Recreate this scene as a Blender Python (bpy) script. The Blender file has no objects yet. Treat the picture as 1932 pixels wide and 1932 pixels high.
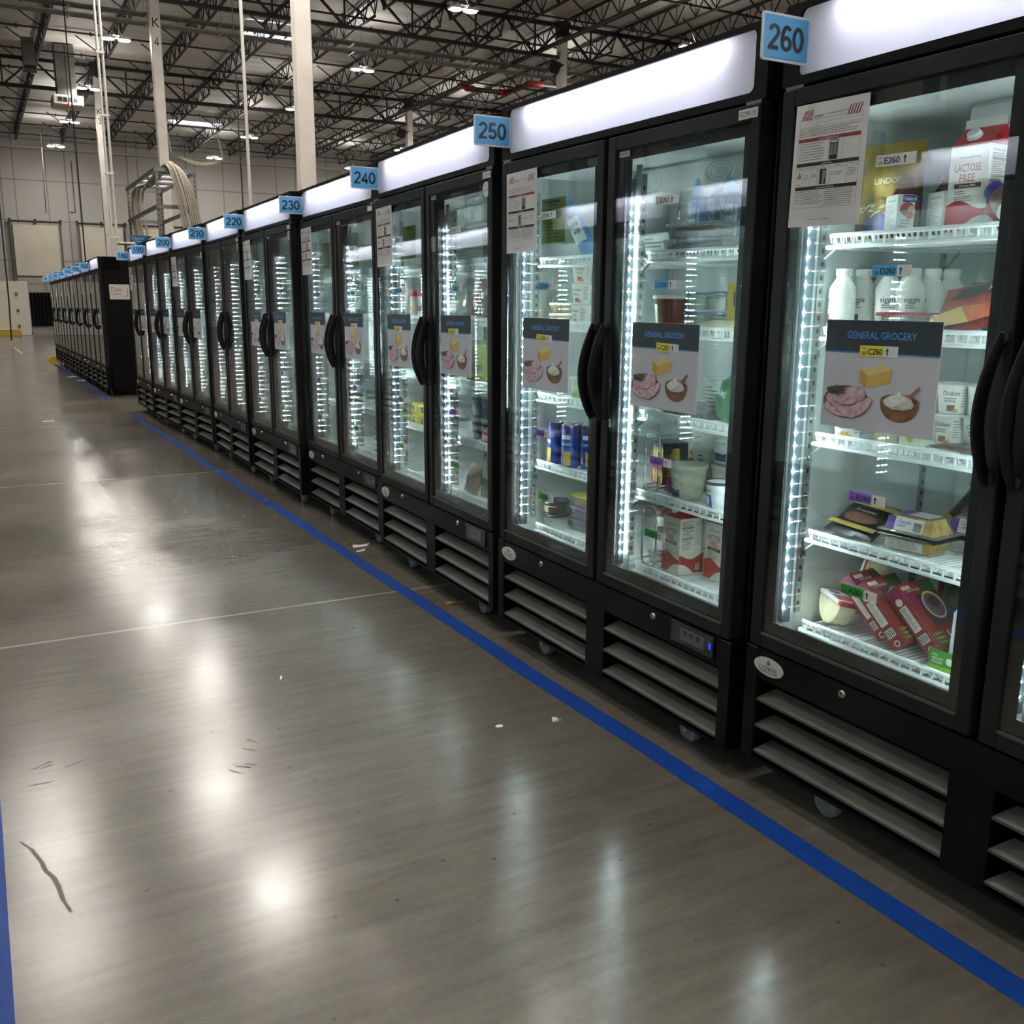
import bpy, math, random
from mathutils import Vector, Matrix
SC = bpy.context.scene
COL = SC.collection
PI = math.pi
rnd = random.Random(7)

# ------------------------------------------------------------------ materials
def lin(h):
    h = h.lstrip('#')
    out = []
    for i in (0, 2, 4):
        c = int(h[i:i+2], 16) / 255
        out.append(c / 12.92 if c <= .04045 else ((c + .055) / 1.055) ** 2.4)
    return (*out, 1)

_mats = {}
def new_mat(name):
    m = bpy.data.materials.new(name)
    m.use_nodes = True
    nt = m.node_tree
    return m, nt, nt.nodes['Principled BSDF']

def col(h, rough=.5, metal=0., spec=.5, coat=0.):
    k = (h, rough, metal, spec, coat)
    if k not in _mats:
        m, nt, b = new_mat('paint_%s_%d_%d' % (h.strip('#'), rough * 100, metal * 100))
        b.inputs['Base Color'].default_value = lin(h)
        b.inputs['Roughness'].default_value = rough
        b.inputs['Metallic'].default_value = metal
        b.inputs['Specular IOR Level'].default_value = spec
        if coat:
            b.inputs['Coat Weight'].default_value = coat
            b.inputs['Coat Roughness'].default_value = .08
        _mats[k] = m
    return _mats[k]

def emit(h, s):
    k = ('e', h, s)
    if k not in _mats:
        m = bpy.data.materials.new('lit_%s' % h.strip('#'))
        m.use_nodes = True
        nt = m.node_tree
        nt.nodes.clear()
        o = nt.nodes.new('ShaderNodeOutputMaterial')
        e = nt.nodes.new('ShaderNodeEmission')
        e.inputs[0].default_value = lin(h)
        e.inputs[1].default_value = s
        nt.links.new(e.outputs[0], o.inputs[0])
        _mats[k] = m
    return _mats[k]

def N(nt, t, **kw):
    n = nt.nodes.new(t)
    for k, v in kw.items():
        if k.startswith('i_'):
            n.inputs[k[2:].replace('_', ' ')].default_value = v
        else:
            setattr(n, k, v)
    return n

def noise_mat(name, h1, h2, scale, rough=.6, detail=4, bump=0., stretch=(1, 1, 1), metal=0, lo=.35, hi=.65, spec=.5):
    """two colours mixed by noise in object space"""
    k = ('n', name)
    if k in _mats:
        return _mats[k]
    m, nt, b = new_mat(name)
    tc = N(nt, 'ShaderNodeTexCoord')
    mp = N(nt, 'ShaderNodeMapping')
    mp.inputs['Scale'].default_value = stretch
    nz = N(nt, 'ShaderNodeTexNoise', i_Scale=scale, i_Detail=detail)
    cr = N(nt, 'ShaderNodeValToRGB')
    cr.color_ramp.elements[0].position = lo
    cr.color_ramp.elements[1].position = hi
    cr.color_ramp.elements[0].color = lin(h1)
    cr.color_ramp.elements[1].color = lin(h2)
    L = nt.links.new
    L(tc.outputs['Object'], mp.inputs[0]); L(mp.outputs[0], nz.inputs['Vector'])
    L(nz.outputs['Fac'], cr.inputs[0]); L(cr.outputs[0], b.inputs['Base Color'])
    b.inputs['Roughness'].default_value = rough
    b.inputs['Metallic'].default_value = metal
    b.inputs['Specular IOR Level'].default_value = spec
    if bump:
        bp = N(nt, 'ShaderNodeBump', i_Strength=bump, i_Distance=.02)
        L(nz.outputs['Fac'], bp.inputs['Height']); L(bp.outputs[0], b.inputs['Normal'])
    _mats[k] = m
    return m

def clear_mat(name, tint, r0=.04, haze=0., hazecol='#ffffff', rough=0., power=5.):
    """thin clear sheet: Schlick reflection over straight-through transmission, optional haze"""
    k = ('g', name)
    if k in _mats:
        return _mats[k]
    m = bpy.data.materials.new(name)
    m.use_nodes = True
    nt = m.node_tree
    nt.nodes.clear()
    L = nt.links.new
    out = N(nt, 'ShaderNodeOutputMaterial')
    tr = N(nt, 'ShaderNodeBsdfTransparent'); tr.inputs[0].default_value = lin(tint)
    gl = N(nt, 'ShaderNodeBsdfGlossy'); gl.inputs['Roughness'].default_value = rough
    geo = N(nt, 'ShaderNodeNewGeometry')
    dot = N(nt, 'ShaderNodeVectorMath', operation='DOT_PRODUCT')
    L(geo.outputs['Incoming'], dot.inputs[0]); L(geo.outputs['Normal'], dot.inputs[1])
    ab = N(nt, 'ShaderNodeMath', operation='ABSOLUTE'); L(dot.outputs['Value'], ab.inputs[0])
    om = N(nt, 'ShaderNodeMath', operation='SUBTRACT'); om.inputs[0].default_value = 1; L(ab.outputs[0], om.inputs[1])
    pw = N(nt, 'ShaderNodeMath', operation='POWER'); pw.inputs[1].default_value = power; L(om.outputs[0], pw.inputs[0])
    ma = N(nt, 'ShaderNodeMath', operation='MULTIPLY_ADD'); ma.inputs[1].default_value = 1 - r0; ma.inputs[2].default_value = r0
    L(pw.outputs[0], ma.inputs[0])
    mx = N(nt, 'ShaderNodeMixShader'); L(ma.outputs[0], mx.inputs[0])
    src = tr
    if haze:
        df = N(nt, 'ShaderNodeBsdfDiffuse'); df.inputs[0].default_value = lin(hazecol)
        mh = N(nt, 'ShaderNodeMixShader'); mh.inputs[0].default_value = haze
        L(tr.outputs[0], mh.inputs[1]); L(df.outputs[0], mh.inputs[2])
        src = mh
    L(src.outputs[0], mx.inputs[1]); L(gl.outputs[0], mx.inputs[2]); L(mx.outputs[0], out.inputs[0])
    _mats[k] = m
    return m

GLASS = clear_mat('door_glass', '#fbfefd', r0=.072)
FILM = clear_mat('clear_film', '#f8fbfa', r0=.07, haze=.10, hazecol='#dfe6e4', rough=.08)
CLEARTUB = clear_mat('clear_plastic', '#eef2f0', r0=.06, haze=.25, hazecol='#d9dedb', rough=.06)
BLACK = col('#070707', .42, 0, .22)
BLACKG = col('#080808', .25, 0, .35)
FRAME = col('#1a1a1a', .5, 0, .25)
LOUVER = noise_mat('lit_grey_louver', '#4c4946', '#5d5955', 9, rough=.55)  # grey puts the overhead light on the black-painted blades into their colour
WHITEIN = col('#c6cdcb', .45)
WIRE = col('#eef4f4', .3)
CHROME = col('#c8c8c8', .22, 1.)
STEEL = col('#9a9c9c', .38, 1.)
PAPER = col('#d9d2ce', .7)
WHITE = col('#efefef', .5)
INK = col('#151515', .6)
INKG = col('#5a5858', .7)
LED = emit('#f4faff', 900)
TUBE = emit('#faf9ff', 72)

# ------------------------------------------------------------------ mesh builder
class MB:
    def __init__(self):
        self.v = []; self.f = []; self.fm = []; self.sm = []; self.mats = []; self.T = None
    def mi(self, m):
        if m not in self.mats:
            self.mats.append(m)
        return self.mats.index(m)
    def add(self, verts, faces, mat, smooth=False):
        b = len(self.v)
        if self.T is not None:
            verts = [tuple(self.T @ Vector(p)) for p in verts]
        self.v += [tuple(p) for p in verts]
        k = self.mi(mat)
        for f in faces:
            self.f.append([b + i for i in f]); self.fm.append(k); self.sm.append(smooth)
        return self
    def box(self, x0, x1, y0, y1, z0, z1, mat):
        p = [(x0, y0, z0), (x1, y0, z0), (x1, y1, z0), (x0, y1, z0), (x0, y0, z1), (x1, y0, z1), (x1, y1, z1), (x0, y1, z1)]
        return self.add(p, [(0, 3, 2, 1), (4, 5, 6, 7), (0, 1, 5, 4), (1, 2, 6, 5), (2, 3, 7, 6), (3, 0, 4, 7)], mat)
    def cbox(self, x0, x1, y0, y1, z0, z1, mat, c=.003):
        """box with chamfered edges"""
        P = []
        idx = {}
        xs, ys, zs = (x0, x1), (y0, y1), (z0, z1)
        for i in (0, 1):
            for j in (0, 1):
                for k in (0, 1):
                    sx, sy, sz = (1 - 2 * i), (1 - 2 * j), (1 - 2 * k)
                    for a in range(3):
                        d = [c * sx, c * sy, c * sz]; d[a] = 0
                        idx[(i, j, k, a)] = len(P)
                        P.append((xs[i] + d[0], ys[j] + d[1], zs[k] + d[2]))
        F = []
        def face(a, s):
            o = [b for b in range(3) if b != a]
            q = []
            for (u, w) in ((0, 0), (1, 0), (1, 1), (0, 1)):
                ijk = [0, 0, 0]; ijk[a] = s; ijk[o[0]] = u; ijk[o[1]] = w
                q.append(idx[(*ijk, a)])
            F.append(q)
        for a in range(3):
            for s in (0, 1):
                face(a, s)
        for a in range(3):
            o = [b for b in range(3) if b != a]
            for u in (0, 1):
                for w in (0, 1):
                    q = []
                    for s in (0, 1):
                        ijk = [0, 0, 0]; ijk[a] = s; ijk[o[0]] = u; ijk[o[1]] = w
                        pr = [idx[(*ijk, o[0])], idx[(*ijk, o[1])]]
                        q += pr if s == 0 else pr[::-1]
                    F.append(q)
        for i in (0, 1):
            for j in (0, 1):
                for k in (0, 1):
                    F.append([idx[(i, j, k, 0)], idx[(i, j, k, 1)], idx[(i, j, k, 2)]])
        # orient outwards
        ctr = Vector(((x0 + x1) / 2, (y0 + y1) / 2, (z0 + z1) / 2))
        G = []
        for f in F:
            a, b, d = (Vector(P[q]) for q in f[:3])
            n = (b - a).cross(d - a)
            G.append(f if n.dot(a - ctr) > 0 else f[::-1])
        return self.add(P, G, mat)
    def tube(self, pts, r, mat, n=6, closed=False, caps=True, sq=None, smooth=True):
        """round bar through points; r number or list; sq=(a,b) elliptical factors"""
        pts = [Vector(p) for p in pts]
        m = len(pts)
        rs = r if isinstance(r, (list, tuple)) else [r] * m
        V = []; F = []
        up0 = None
        for i, p in enumerate(pts):
            a = pts[i - 1] if (i > 0 or closed) else p
            b = pts[(i + 1) % m] if (i < m - 1 or closed) else p
            t = (b - a).normalized()
            if up0 is None:
                ref = Vector((0, 0, 1)) if abs(t.z) < .9 else Vector((1, 0, 0))
                u = t.cross(ref).normalized()
            else:
                u = (up0 - t * up0.dot(t))
                u = u.normalized() if u.length > 1e-6 else t.orthogonal().normalized()
            up0 = u
            w = t.cross(u)
            fa, fb = sq if sq else (1, 1)
            for k in range(n):
                g = 2 * PI * (k + .5) / n
                V.append(p + u * (math.cos(g) * rs[i] * fa) + w * (math.sin(g) * rs[i] * fb))
        e = m if closed else m - 1
        for i in range(e):
            for k in range(n):
                a = i * n + k; b = i * n + (k + 1) % n
                c = ((i + 1) % m) * n + (k + 1) % n; d = ((i + 1) % m) * n + k
                F.append((a, b, c, d))
        if caps and not closed:
            F.append(tuple(range(n))[::-1]); F.append(tuple((m - 1) * n + k for k in range(n)))
        return self.add(V, F, mat, smooth and n > 4)
    def lathe(self, prof, mat, c=(0, 0, 0), n=24, sx=1., sy=1., axis='z', smooth=True, cap0=True, cap1=True):
        V = []; F = []
        for (r, h) in prof:
            for k in range(n):
                g = 2 * PI * k / n
                x, y = r * math.cos(g) * sx, r * math.sin(g) * sy
                p = (x, y, h) if axis == 'z' else ((x, -h, y) if axis == 'y' else (h, x, y))
                V.append((c[0] + p[0], c[1] + p[1], c[2] + p[2]))
        m = len(prof)
        for i in range(m - 1):
            for k in range(n):
                F.append((i * n + k, i * n + (k + 1) % n, (i + 1) * n + (k + 1) % n, (i + 1) * n + k))
        if cap0 and prof[0][0] > 1e-6: F.append(tuple(range(n))[::-1])
        if cap1 and prof[-1][0] > 1e-6: F.append(tuple((m - 1) * n + k for k in range(n)))
        return self.add(V, F, mat, smooth)
    def grid(self, fn, nu, nv, mat, smooth=True, wrap=False):
        V = [fn(i / nu, j / nv) for j in range(nv + 1) for i in range(nu + 1)]
        F = [(j * (nu + 1) + i, j * (nu + 1) + i + 1, (j + 1) * (nu + 1) + i + 1, (j + 1) * (nu + 1) + i) for j in range(nv) for i in range(nu)]
        return self.add(V, F, mat, smooth)
    def pillow(self, w, h, t, mat, c=(0, 0, 0), nu=14, nv=14, seam=.0, crumple=0., seed=1, e=.5):
        """stuffed bag in the x-z plane, thickness along y; crimped top and bottom edge"""
        R = random.Random(seed)
        ph = [R.uniform(0, 6.3) for _ in range(6)]
        for s in (1, -1):
            def fn(u, v, s=s):
                x = (u - .5) * w; z = v * h
                k = max(0., (1 - (2 * u - 1) ** 2)) ** e * max(0., (1 - (2 * v - 1) ** 2)) ** e
                y = -s * t / 2 * k
                y -= s * crumple * k * (math.sin(13 * u + ph[0] + 5 * v) + math.sin(17 * v + ph[1] - 7 * u) + .6 * math.sin(31 * u + 23 * v + ph[2])) / 2
                x *= 1 - .06 * math.sin(PI * v)
                return (c[0] + x, c[1] + y, c[2] + z)
            if s > 0: self.grid(fn, nu, nv, mat)
            else: self.grid(lambda u, v: fn(1 - u, v), nu, nv, mat)
        return self
    def prism(self, poly, d0, d1, mat, plane='xz'):
        """extrude polygon; plane 'xz' extrudes along y from d0 to d1, 'xy' along z, 'yz' along x"""
        n = len(poly)
        def P(a, b, d):
            return (a, d, b) if plane == 'xz' else ((a, b, d) if plane == 'xy' else (d, a, b))
        V = [P(a, b, d0) for a, b in poly] + [P(a, b, d1) for a, b in poly]
        F = [tuple(range(n)), tuple(range(2 * n - 1, n - 1, -1))]
        F += [(i, n + i, n + (i + 1) % n, (i + 1) % n) for i in range(n)]
        return self.add(V, F, mat)
    # ---- flat printing on a face looking along -y (x right, z up)
    def rect(self, x0, x1, z0, z1, mat, y=0.):
        return self.add([(x0, y, z0), (x1, y, z0), (x1, y, z1), (x0, y, z1)], [(0, 1, 2, 3)], mat)
    def poly(self, pts, mat, y=0.):
        return self.add([(a, y, b) for a, b in pts], [tuple(range(len(pts)))], mat)
    def ell(self, cx, cz, rx, rz, mat, y=0., n=28, a0=0, a1=2 * PI, rot=0.):
        P = []
        full = abs(a1 - a0 - 2 * PI) < 1e-6
        for k in range(n if full else n + 1):
            g = a0 + (a1 - a0) * k / n
            a, b = rx * math.cos(g), rz * math.sin(g)
            P.append((cx + a * math.cos(rot) - b * math.sin(rot), cz + a * math.sin(rot) + b * math.cos(rot)))
        return self.poly(P, mat, y)
    def stroke(self, pts, w, mat, y=0.):
        for (a, b) in zip(pts[:-1], pts[1:]):
            d = Vector((b[0] - a[0], b[1] - a[1]))
            if d.length < 1e-7: continue
            nn = Vector((-d.y, d.x)).normalized() * (w / 2)
            e = d.normalized() * (w * .3)
            self.poly([(a[0] - nn.x - e.x, a[1] - nn.y - e.y), (b[0] - nn.x + e.x, b[1] - nn.y + e.y), (b[0] + nn.x + e.x, b[1] + nn.y + e.y), (a[0] + nn.x - e.x, a[1] + nn.y - e.y)], mat, y)
        return self
    def text(self, s, cx, cz, h, mat, y=0., w=None, bold=True, align='c', rot=0., bend=None):
        """cap height h, centred at cx,cz (or left edge at cx); w forces the width. bend=R wraps round a cylinder about z"""
        G = GLY[bold]
        k = h / CAPH[bold]
        tot = sum(G[c][2] for c in s if c in G)
        kx = k if w is None else w / tot
        x = -tot * kx / 2 if align == 'c' else 0.
        for c in s:
            if c not in G: continue
            vs, fs, adv = G[c]
            P = []
            dz = 0
            for a, b, *t in vs:
                dz = t[0] if t else 0.
                px = x + a * kx; pz = b * k - h / 2
                qx = px * math.cos(rot) - pz * math.sin(rot) + cx
                qz = px * math.sin(rot) + pz * math.cos(rot) + cz
                if bend:
                    R, ox, oy = bend
                    R += dz
                    P.append((ox + R * math.sin(qx / R), oy - R * math.cos(qx / R), qz))
                else:
                    P.append((qx, y - dz, qz))
            self.add(P, fs, mat)
            x += adv * kx
        return self
    def wrap(self, R, ox, oy, a0, a1, z0, z1, mat, n=10, R1=None):
        """label band on a cylinder/cone about z: angles measured from -y toward +x, in radians"""
        R1 = R if R1 is None else R1
        def fn(u, v):
            a = a0 + (a1 - a0) * u; r = R + (R1 - R) * v
            return (ox + r * math.sin(a), oy - r * math.cos(a), z0 + (z1 - z0) * v)
        return self.grid(fn, n, 1, mat)
    def mesh(self, name):
        me = bpy.data.meshes.new(name)
        me.from_pydata(self.v, [], self.f)
        for m in self.mats: me.materials.append(m)
        me.polygons.foreach_set('material_index', self.fm)
        me.polygons.foreach_set('use_smooth', self.sm)
        if any(self.sm):
            me.set_sharp_from_angle(angle=math.radians(42))
        me.update()
        return me
    def obj(self, name, parent=None, loc=None, rotz=0.):
        o = bpy.data.objects.new(name, self.mesh(name))
        COL.objects.link(o)
        if parent is not None: o.parent = parent
        if loc is not None: o.location = loc
        if rotz: o.rotation_euler = (0, 0, rotz)
        return o

# ------------------------------------------------------------------ glyphs of the built-in font
def glyphs():
    chars = [chr(i) for i in range(33, 127)]
    tmp = []
    for bold in (True, False):
        for c in chars + ['HH'] + ['H%sH' % c for c in chars] + ['H H']:
            cu = bpy.data.curves.new('g', 'FONT'); cu.body = c; cu.size = 1; cu.resolution_u = 2
            cu.fill_mode = 'FRONT'; cu.offset = .012 if bold else 0.
            o = bpy.data.objects.new('g', cu); COL.objects.link(o); tmp.append((bold, c, o))
    bpy.context.view_layer.update()
    dg = bpy.context.evaluated_depsgraph_get()
    geo = {}
    for bold, c, o in tmp:
        me = bpy.data.meshes.new_from_object(o.evaluated_get(dg))
        geo[(bold, c)] = ([(v.co.x, v.co.y) for v in me.vertices], [tuple(p.vertices) for p in me.polygons])
        bpy.data.meshes.remove(me)
    for _, _, o in tmp:
        cu = o.data; bpy.data.objects.remove(o); bpy.data.curves.remove(cu)
    out, cap = {}, {}
    for bold in (True, False):
        wd = lambda s: max(p[0] for p in geo[(bold, s)][0]) - min(p[0] for p in geo[(bold, s)][0])
        hh = wd('HH')
        cap[bold] = max(p[1] for p in geo[(bold, 'H')][0])
        out[bold] = {c: (*geo[(bold, c)], wd('H%sH' % c) - hh) for c in chars}
        out[bold][' '] = ([], [], wd('H H') - hh)
    return out, cap
GLY, CAPH = glyphs()
# plain grotesque digits drawn as strokes, used in place of the font's own
def digit_paths():
    A = lambda cx, cy, rx, ry, a0, a1, n=14: [(cx + rx * math.cos(math.radians(a0 + (a1 - a0) * k / n)), cy + ry * math.sin(math.radians(a0 + (a1 - a0) * k / n))) for k in range(n + 1)]
    w, t = .58, .0
    return {
        '0': [A(.29, .5, .21, .42, 0, 360, 28)],
        '1': [[(.12, .74), (.24, .80), (.32, .92), (.32, .02)]],
        '2': [A(.29, .70, .20, .22, 172, -20, 14) + [(.40, .50), (.24, .30), (.12, .16), (.09, .08), (.52, .08)]],
        '3': [A(.28, .72, .18, .20, 165, -80, 14) + [(.24, .52)], [(.24, .52)] + A(.28, .30, .21, .22, 85, -165, 16)],
        '4': [[(.41, .02), (.41, .90), (.08, .32), (.08, .27), (.55, .27)]],
        '5': [[(.48, .91), (.17, .91), (.11, .50), (.14, .50)] + A(.28, .31, .21, .235, 130, -160, 18)],
        '6': [A(.30, .29, .20, .22, 0, 360, 24), A(.30, .72, .19, .20, 25, 90, 6) + [(.20, .86), (.12, .66), (.095, .45), (.10, .28)]],
        '7': [[(.07, .91), (.50, .91), (.36, .62), (.27, .34), (.23, .02)]],
        '8': [A(.29, .71, .175, .20, 0, 360, 24), A(.29, .29, .205, .22, 0, 360, 24)],
        '9': [A(.28, .71, .20, .22, 0, 360, 24), A(.28, .28, .19, .20, 205, 270, 6) + [(.38, .14), (.46, .34), (.485, .55), (.48, .72)]],
    }
def stroke_digits():
    for bold, t in ((True, .165), (False, .115)):
        K = CAPH[bold]
        for c, paths in digit_paths().items():
            V, F = [], []
            for pi, P in enumerate(paths):
                closed = (P[0][0] - P[-1][0]) ** 2 + (P[0][1] - P[-1][1]) ** 2 < 1e-6
                n = len(P); b = len(V)
                for i, p in enumerate(P):
                    a = P[i - 1] if i else (P[-2] if closed else P[0])
                    d = P[i + 1] if i < n - 1 else (P[1] if closed else P[-1])
                    d1 = Vector((p[0] - a[0], p[1] - a[1])); d2 = Vector((d[0] - p[0], d[1] - p[1]))
                    d1 = d1.normalized() if d1.length > 1e-6 else d2.normalized()
                    d2 = d2.normalized() if d2.length > 1e-6 else d1
                    tt = (d1 + d2).normalized() if (d1 + d2).length > 1e-3 else d1
                    nn = Vector((-tt.y, tt.x)); m = min(1.8, 1 / max(.3, nn.dot(Vector((-d1.y, d1.x)))))
                    V += [((p[0] + nn.x * t / 2 * m) * K, (p[1] + nn.y * t / 2 * m) * K, pi * .00012), ((p[0] - nn.x * t / 2 * m) * K, (p[1] - nn.y * t / 2 * m) * K, pi * .00012)]
                F += [(b + 2 * i + 1, b + 2 * i + 3, b + 2 * i + 2, b + 2 * i) for i in range(n - 1)]
            GLY[bold][c] = (V, F, (.60 if c != '1' else .50) * K)
stroke_digits()

# ------------------------------------------------------------------ things
def tag(o, label=None, cat=None, group=None, kind=None):
    if label: o['label'] = label
    if cat: o['category'] = cat
    if group: o['group'] = group
    if kind: o['kind'] = kind
    return o
def empty(name, loc=(0, 0, 0), rotz=0., parent=None):
    o = bpy.data.objects.new(name, None); COL.objects.link(o)
    o.empty_display_size = .1
    o.location = loc; o.rotation_euler = (0, 0, rotz)
    if parent is not None: o.parent = parent
    return o
KIDS = {}
def copy_tree(o, parent=None):
    c = o.copy(); COL.objects.link(c)
    if parent is not None: c.parent = parent
    for ch in list(o.children):
        copy_tree(ch, c)
    return c
# ------------------------------------------------------------------ the glass door merchandiser, local frame:
# x along the row (left to right from the aisle), y into the cabinet, z up; front of the doors at y = 0
FW, FD = 1.372, .80
SHZ = {'E': 1.488, 'D': 1.259, 'C': .985, 'B': .722, 'A': .468}
def rrect(x0, x1, z0, z1, r, n=5):
    P = []
    for cx, cz, a in ((x1 - r, z1 - r, 0), (x0 + r, z1 - r, 90), (x0 + r, z0 + r, 180), (x1 - r, z0 + r, 270)):
        for k in range(n + 1):
            g = math.radians(a + 90 * k / n)
            P.append((cx + r * math.cos(g), cz + r * math.sin(g)))
    return P

def ring_plate(mb, outer, inner, y0, y1, mat):
    """plate with a hole: outer/inner polygons of equal length"""
    n = len(outer)
    V = [(a, y0, b) for a, b in outer] + [(a, y0, b) for a, b in inner] + [(a, y1, b) for a, b in outer] + [(a, y1, b) for a, b in inner]
    F = []
    for i in range(n):
        j = (i + 1) % n
        F.append((i, n + i, n + j, j)); F.append((2 * n + i, 2 * n + j, 3 * n + j, 3 * n + i))
        F.append((n + i, 3 * n + i, 3 * n + j, n + j)); F.append((i, j, 2 * n + j, 2 * n + i))
    mb.add(V, F, mat)

def corner_match(x0, x1, z0, z1, n=5):
    P = []
    for cx, cz in ((x1, z1), (x0, z1), (x0, z0), (x1, z0)):
        P += [(cx, cz)] * (n + 1)
    # spread the points of each straight corner so no edge collapses
    m = n + 1
    out = []
    for q, (sx, sz) in enumerate(((0, -1), (-1, 0), (0, 1), (1, 0))):
        cx, cz = P[q * m]
        for k in range(m):
            t = (k / n - .5) * .04
            if q == 0: out.append((cx - max(0, t), cz + min(0, t)))
            if q == 1: out.append((cx + -min(0, t), cz - max(0, t)))
            if q == 2: out.append((cx + max(0, t), cz - min(0, t)))
            if q == 3: out.append((cx + min(0, t), cz + max(0, t)))
    return out

def led_bar(side, cover=False):
    """LED strip: side +1 looks to +x; returns (housing, dots)"""
    a = MB(); b = MB()
    a.cbox(-.014 if side > 0 else -.008, .008 if side > 0 else .014, -.008, .022, .48, 1.72, col('#39474f', .5), .003)
    if cover: a.cbox(.016, .046, .0, .006, .47, 1.76, col('#7f8a89', .5), .002)
    z = .524
    for i in range(34):
        x = .0105 if side > 0 else -.0105
        b.box(x - .0019, x + .0019, -.0115, -.0075, z - .0021, z + .0021, LED)
        z += .0342
    return a, b

def wire_shelf():
    m = MB()
    L = .60
    r = .0032
    for i in range(37):
        x = .012 + i * (L - .024) / 36
        m.tube([(x, 0, .014), (x, .004, .0), (x, .03, 0), (x, .50, 0)], r, WIRE, n=4, smooth=False)
    m.tube([(0, 0, -.012), (L, 0, -.012)], .0055, WIRE, n=6)
    m.tube([(.012, -.001, .016), (L - .012, -.001, .016)], .0055, WIRE, n=6)
    for y in (.03, .19, .35, .50):
        m.tube([(0, y, -.007), (L, y, -.007)], .0045, WIRE, n=6)
    for x in (0, L):
        m.tube([(x, 0, -.012), (x, .50, -.007)], .0055, WIRE, n=6)
    for i in range(19):
        x = .024 + i * (L - .048) / 18
        m.tube([(x, 0, -.012), (x, 0, .016)], .003, WIRE, n=4, smooth=False)
    return m

def door_mesh():
    """left door frame in door-local x 0..0.665"""
    f = MB()
    W, z0, z1 = .665, .424, 1.836
    gx0, gx1, gz0, gz1 = .041, .630, .463, 1.795
    f.cbox(0, gx0, 0, .045, z0, z1, FRAME, .003)
    f.cbox(gx1, W, 0, .045, z0, z1, FRAME, .003)
    f.cbox(gx0, gx1, 0, .045, gz1, z1, FRAME, .002)
    f.cbox(gx0, gx1, 0, .045, z0, gz0, FRAME, .002)
    f.box(gx0, gx1, -.001, .003, gz0 - .004, gz0 + .003, col('#4b4a48', .5))
    f.box(gx0, gx1, .0, .004, gz1 - .003, gz1 + .003, BLACKG)
    return f

def frit():
    f = MB()
    ring_plate(f, [(.630, 1.795), (.041, 1.795), (.041, .463), (.630, .463)], [(.602, 1.764), (.071, 1.764), (.071, .500), (.602, .500)], .0105, .014, col('#070707', .5))
    return f

def handle_mesh(flip=1):
    m = MB()
    P, R = [], []
    n = 22
    for i in range(n + 1):
        t = i / n
        z = 1.275 - t * .30
        b = math.sin(PI * (t ** 1.12)) ** .85
        P.append((-.010 * b * flip, -.006 - .036 * b, z))
        R.append(.0088 + .0032 * math.sin(PI * t))
    m.tube(P, R, col('#0f0f0f', .5, 0, .3), n=10, sq=(1.6, .75))
    for z in (1.268, .985):
        m.lathe([(.013, 0), (.013, .008), (.009, .010)], col('#2a2a2a', .4), (0, -.001, z), n=12, axis='y')
    return m

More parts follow.
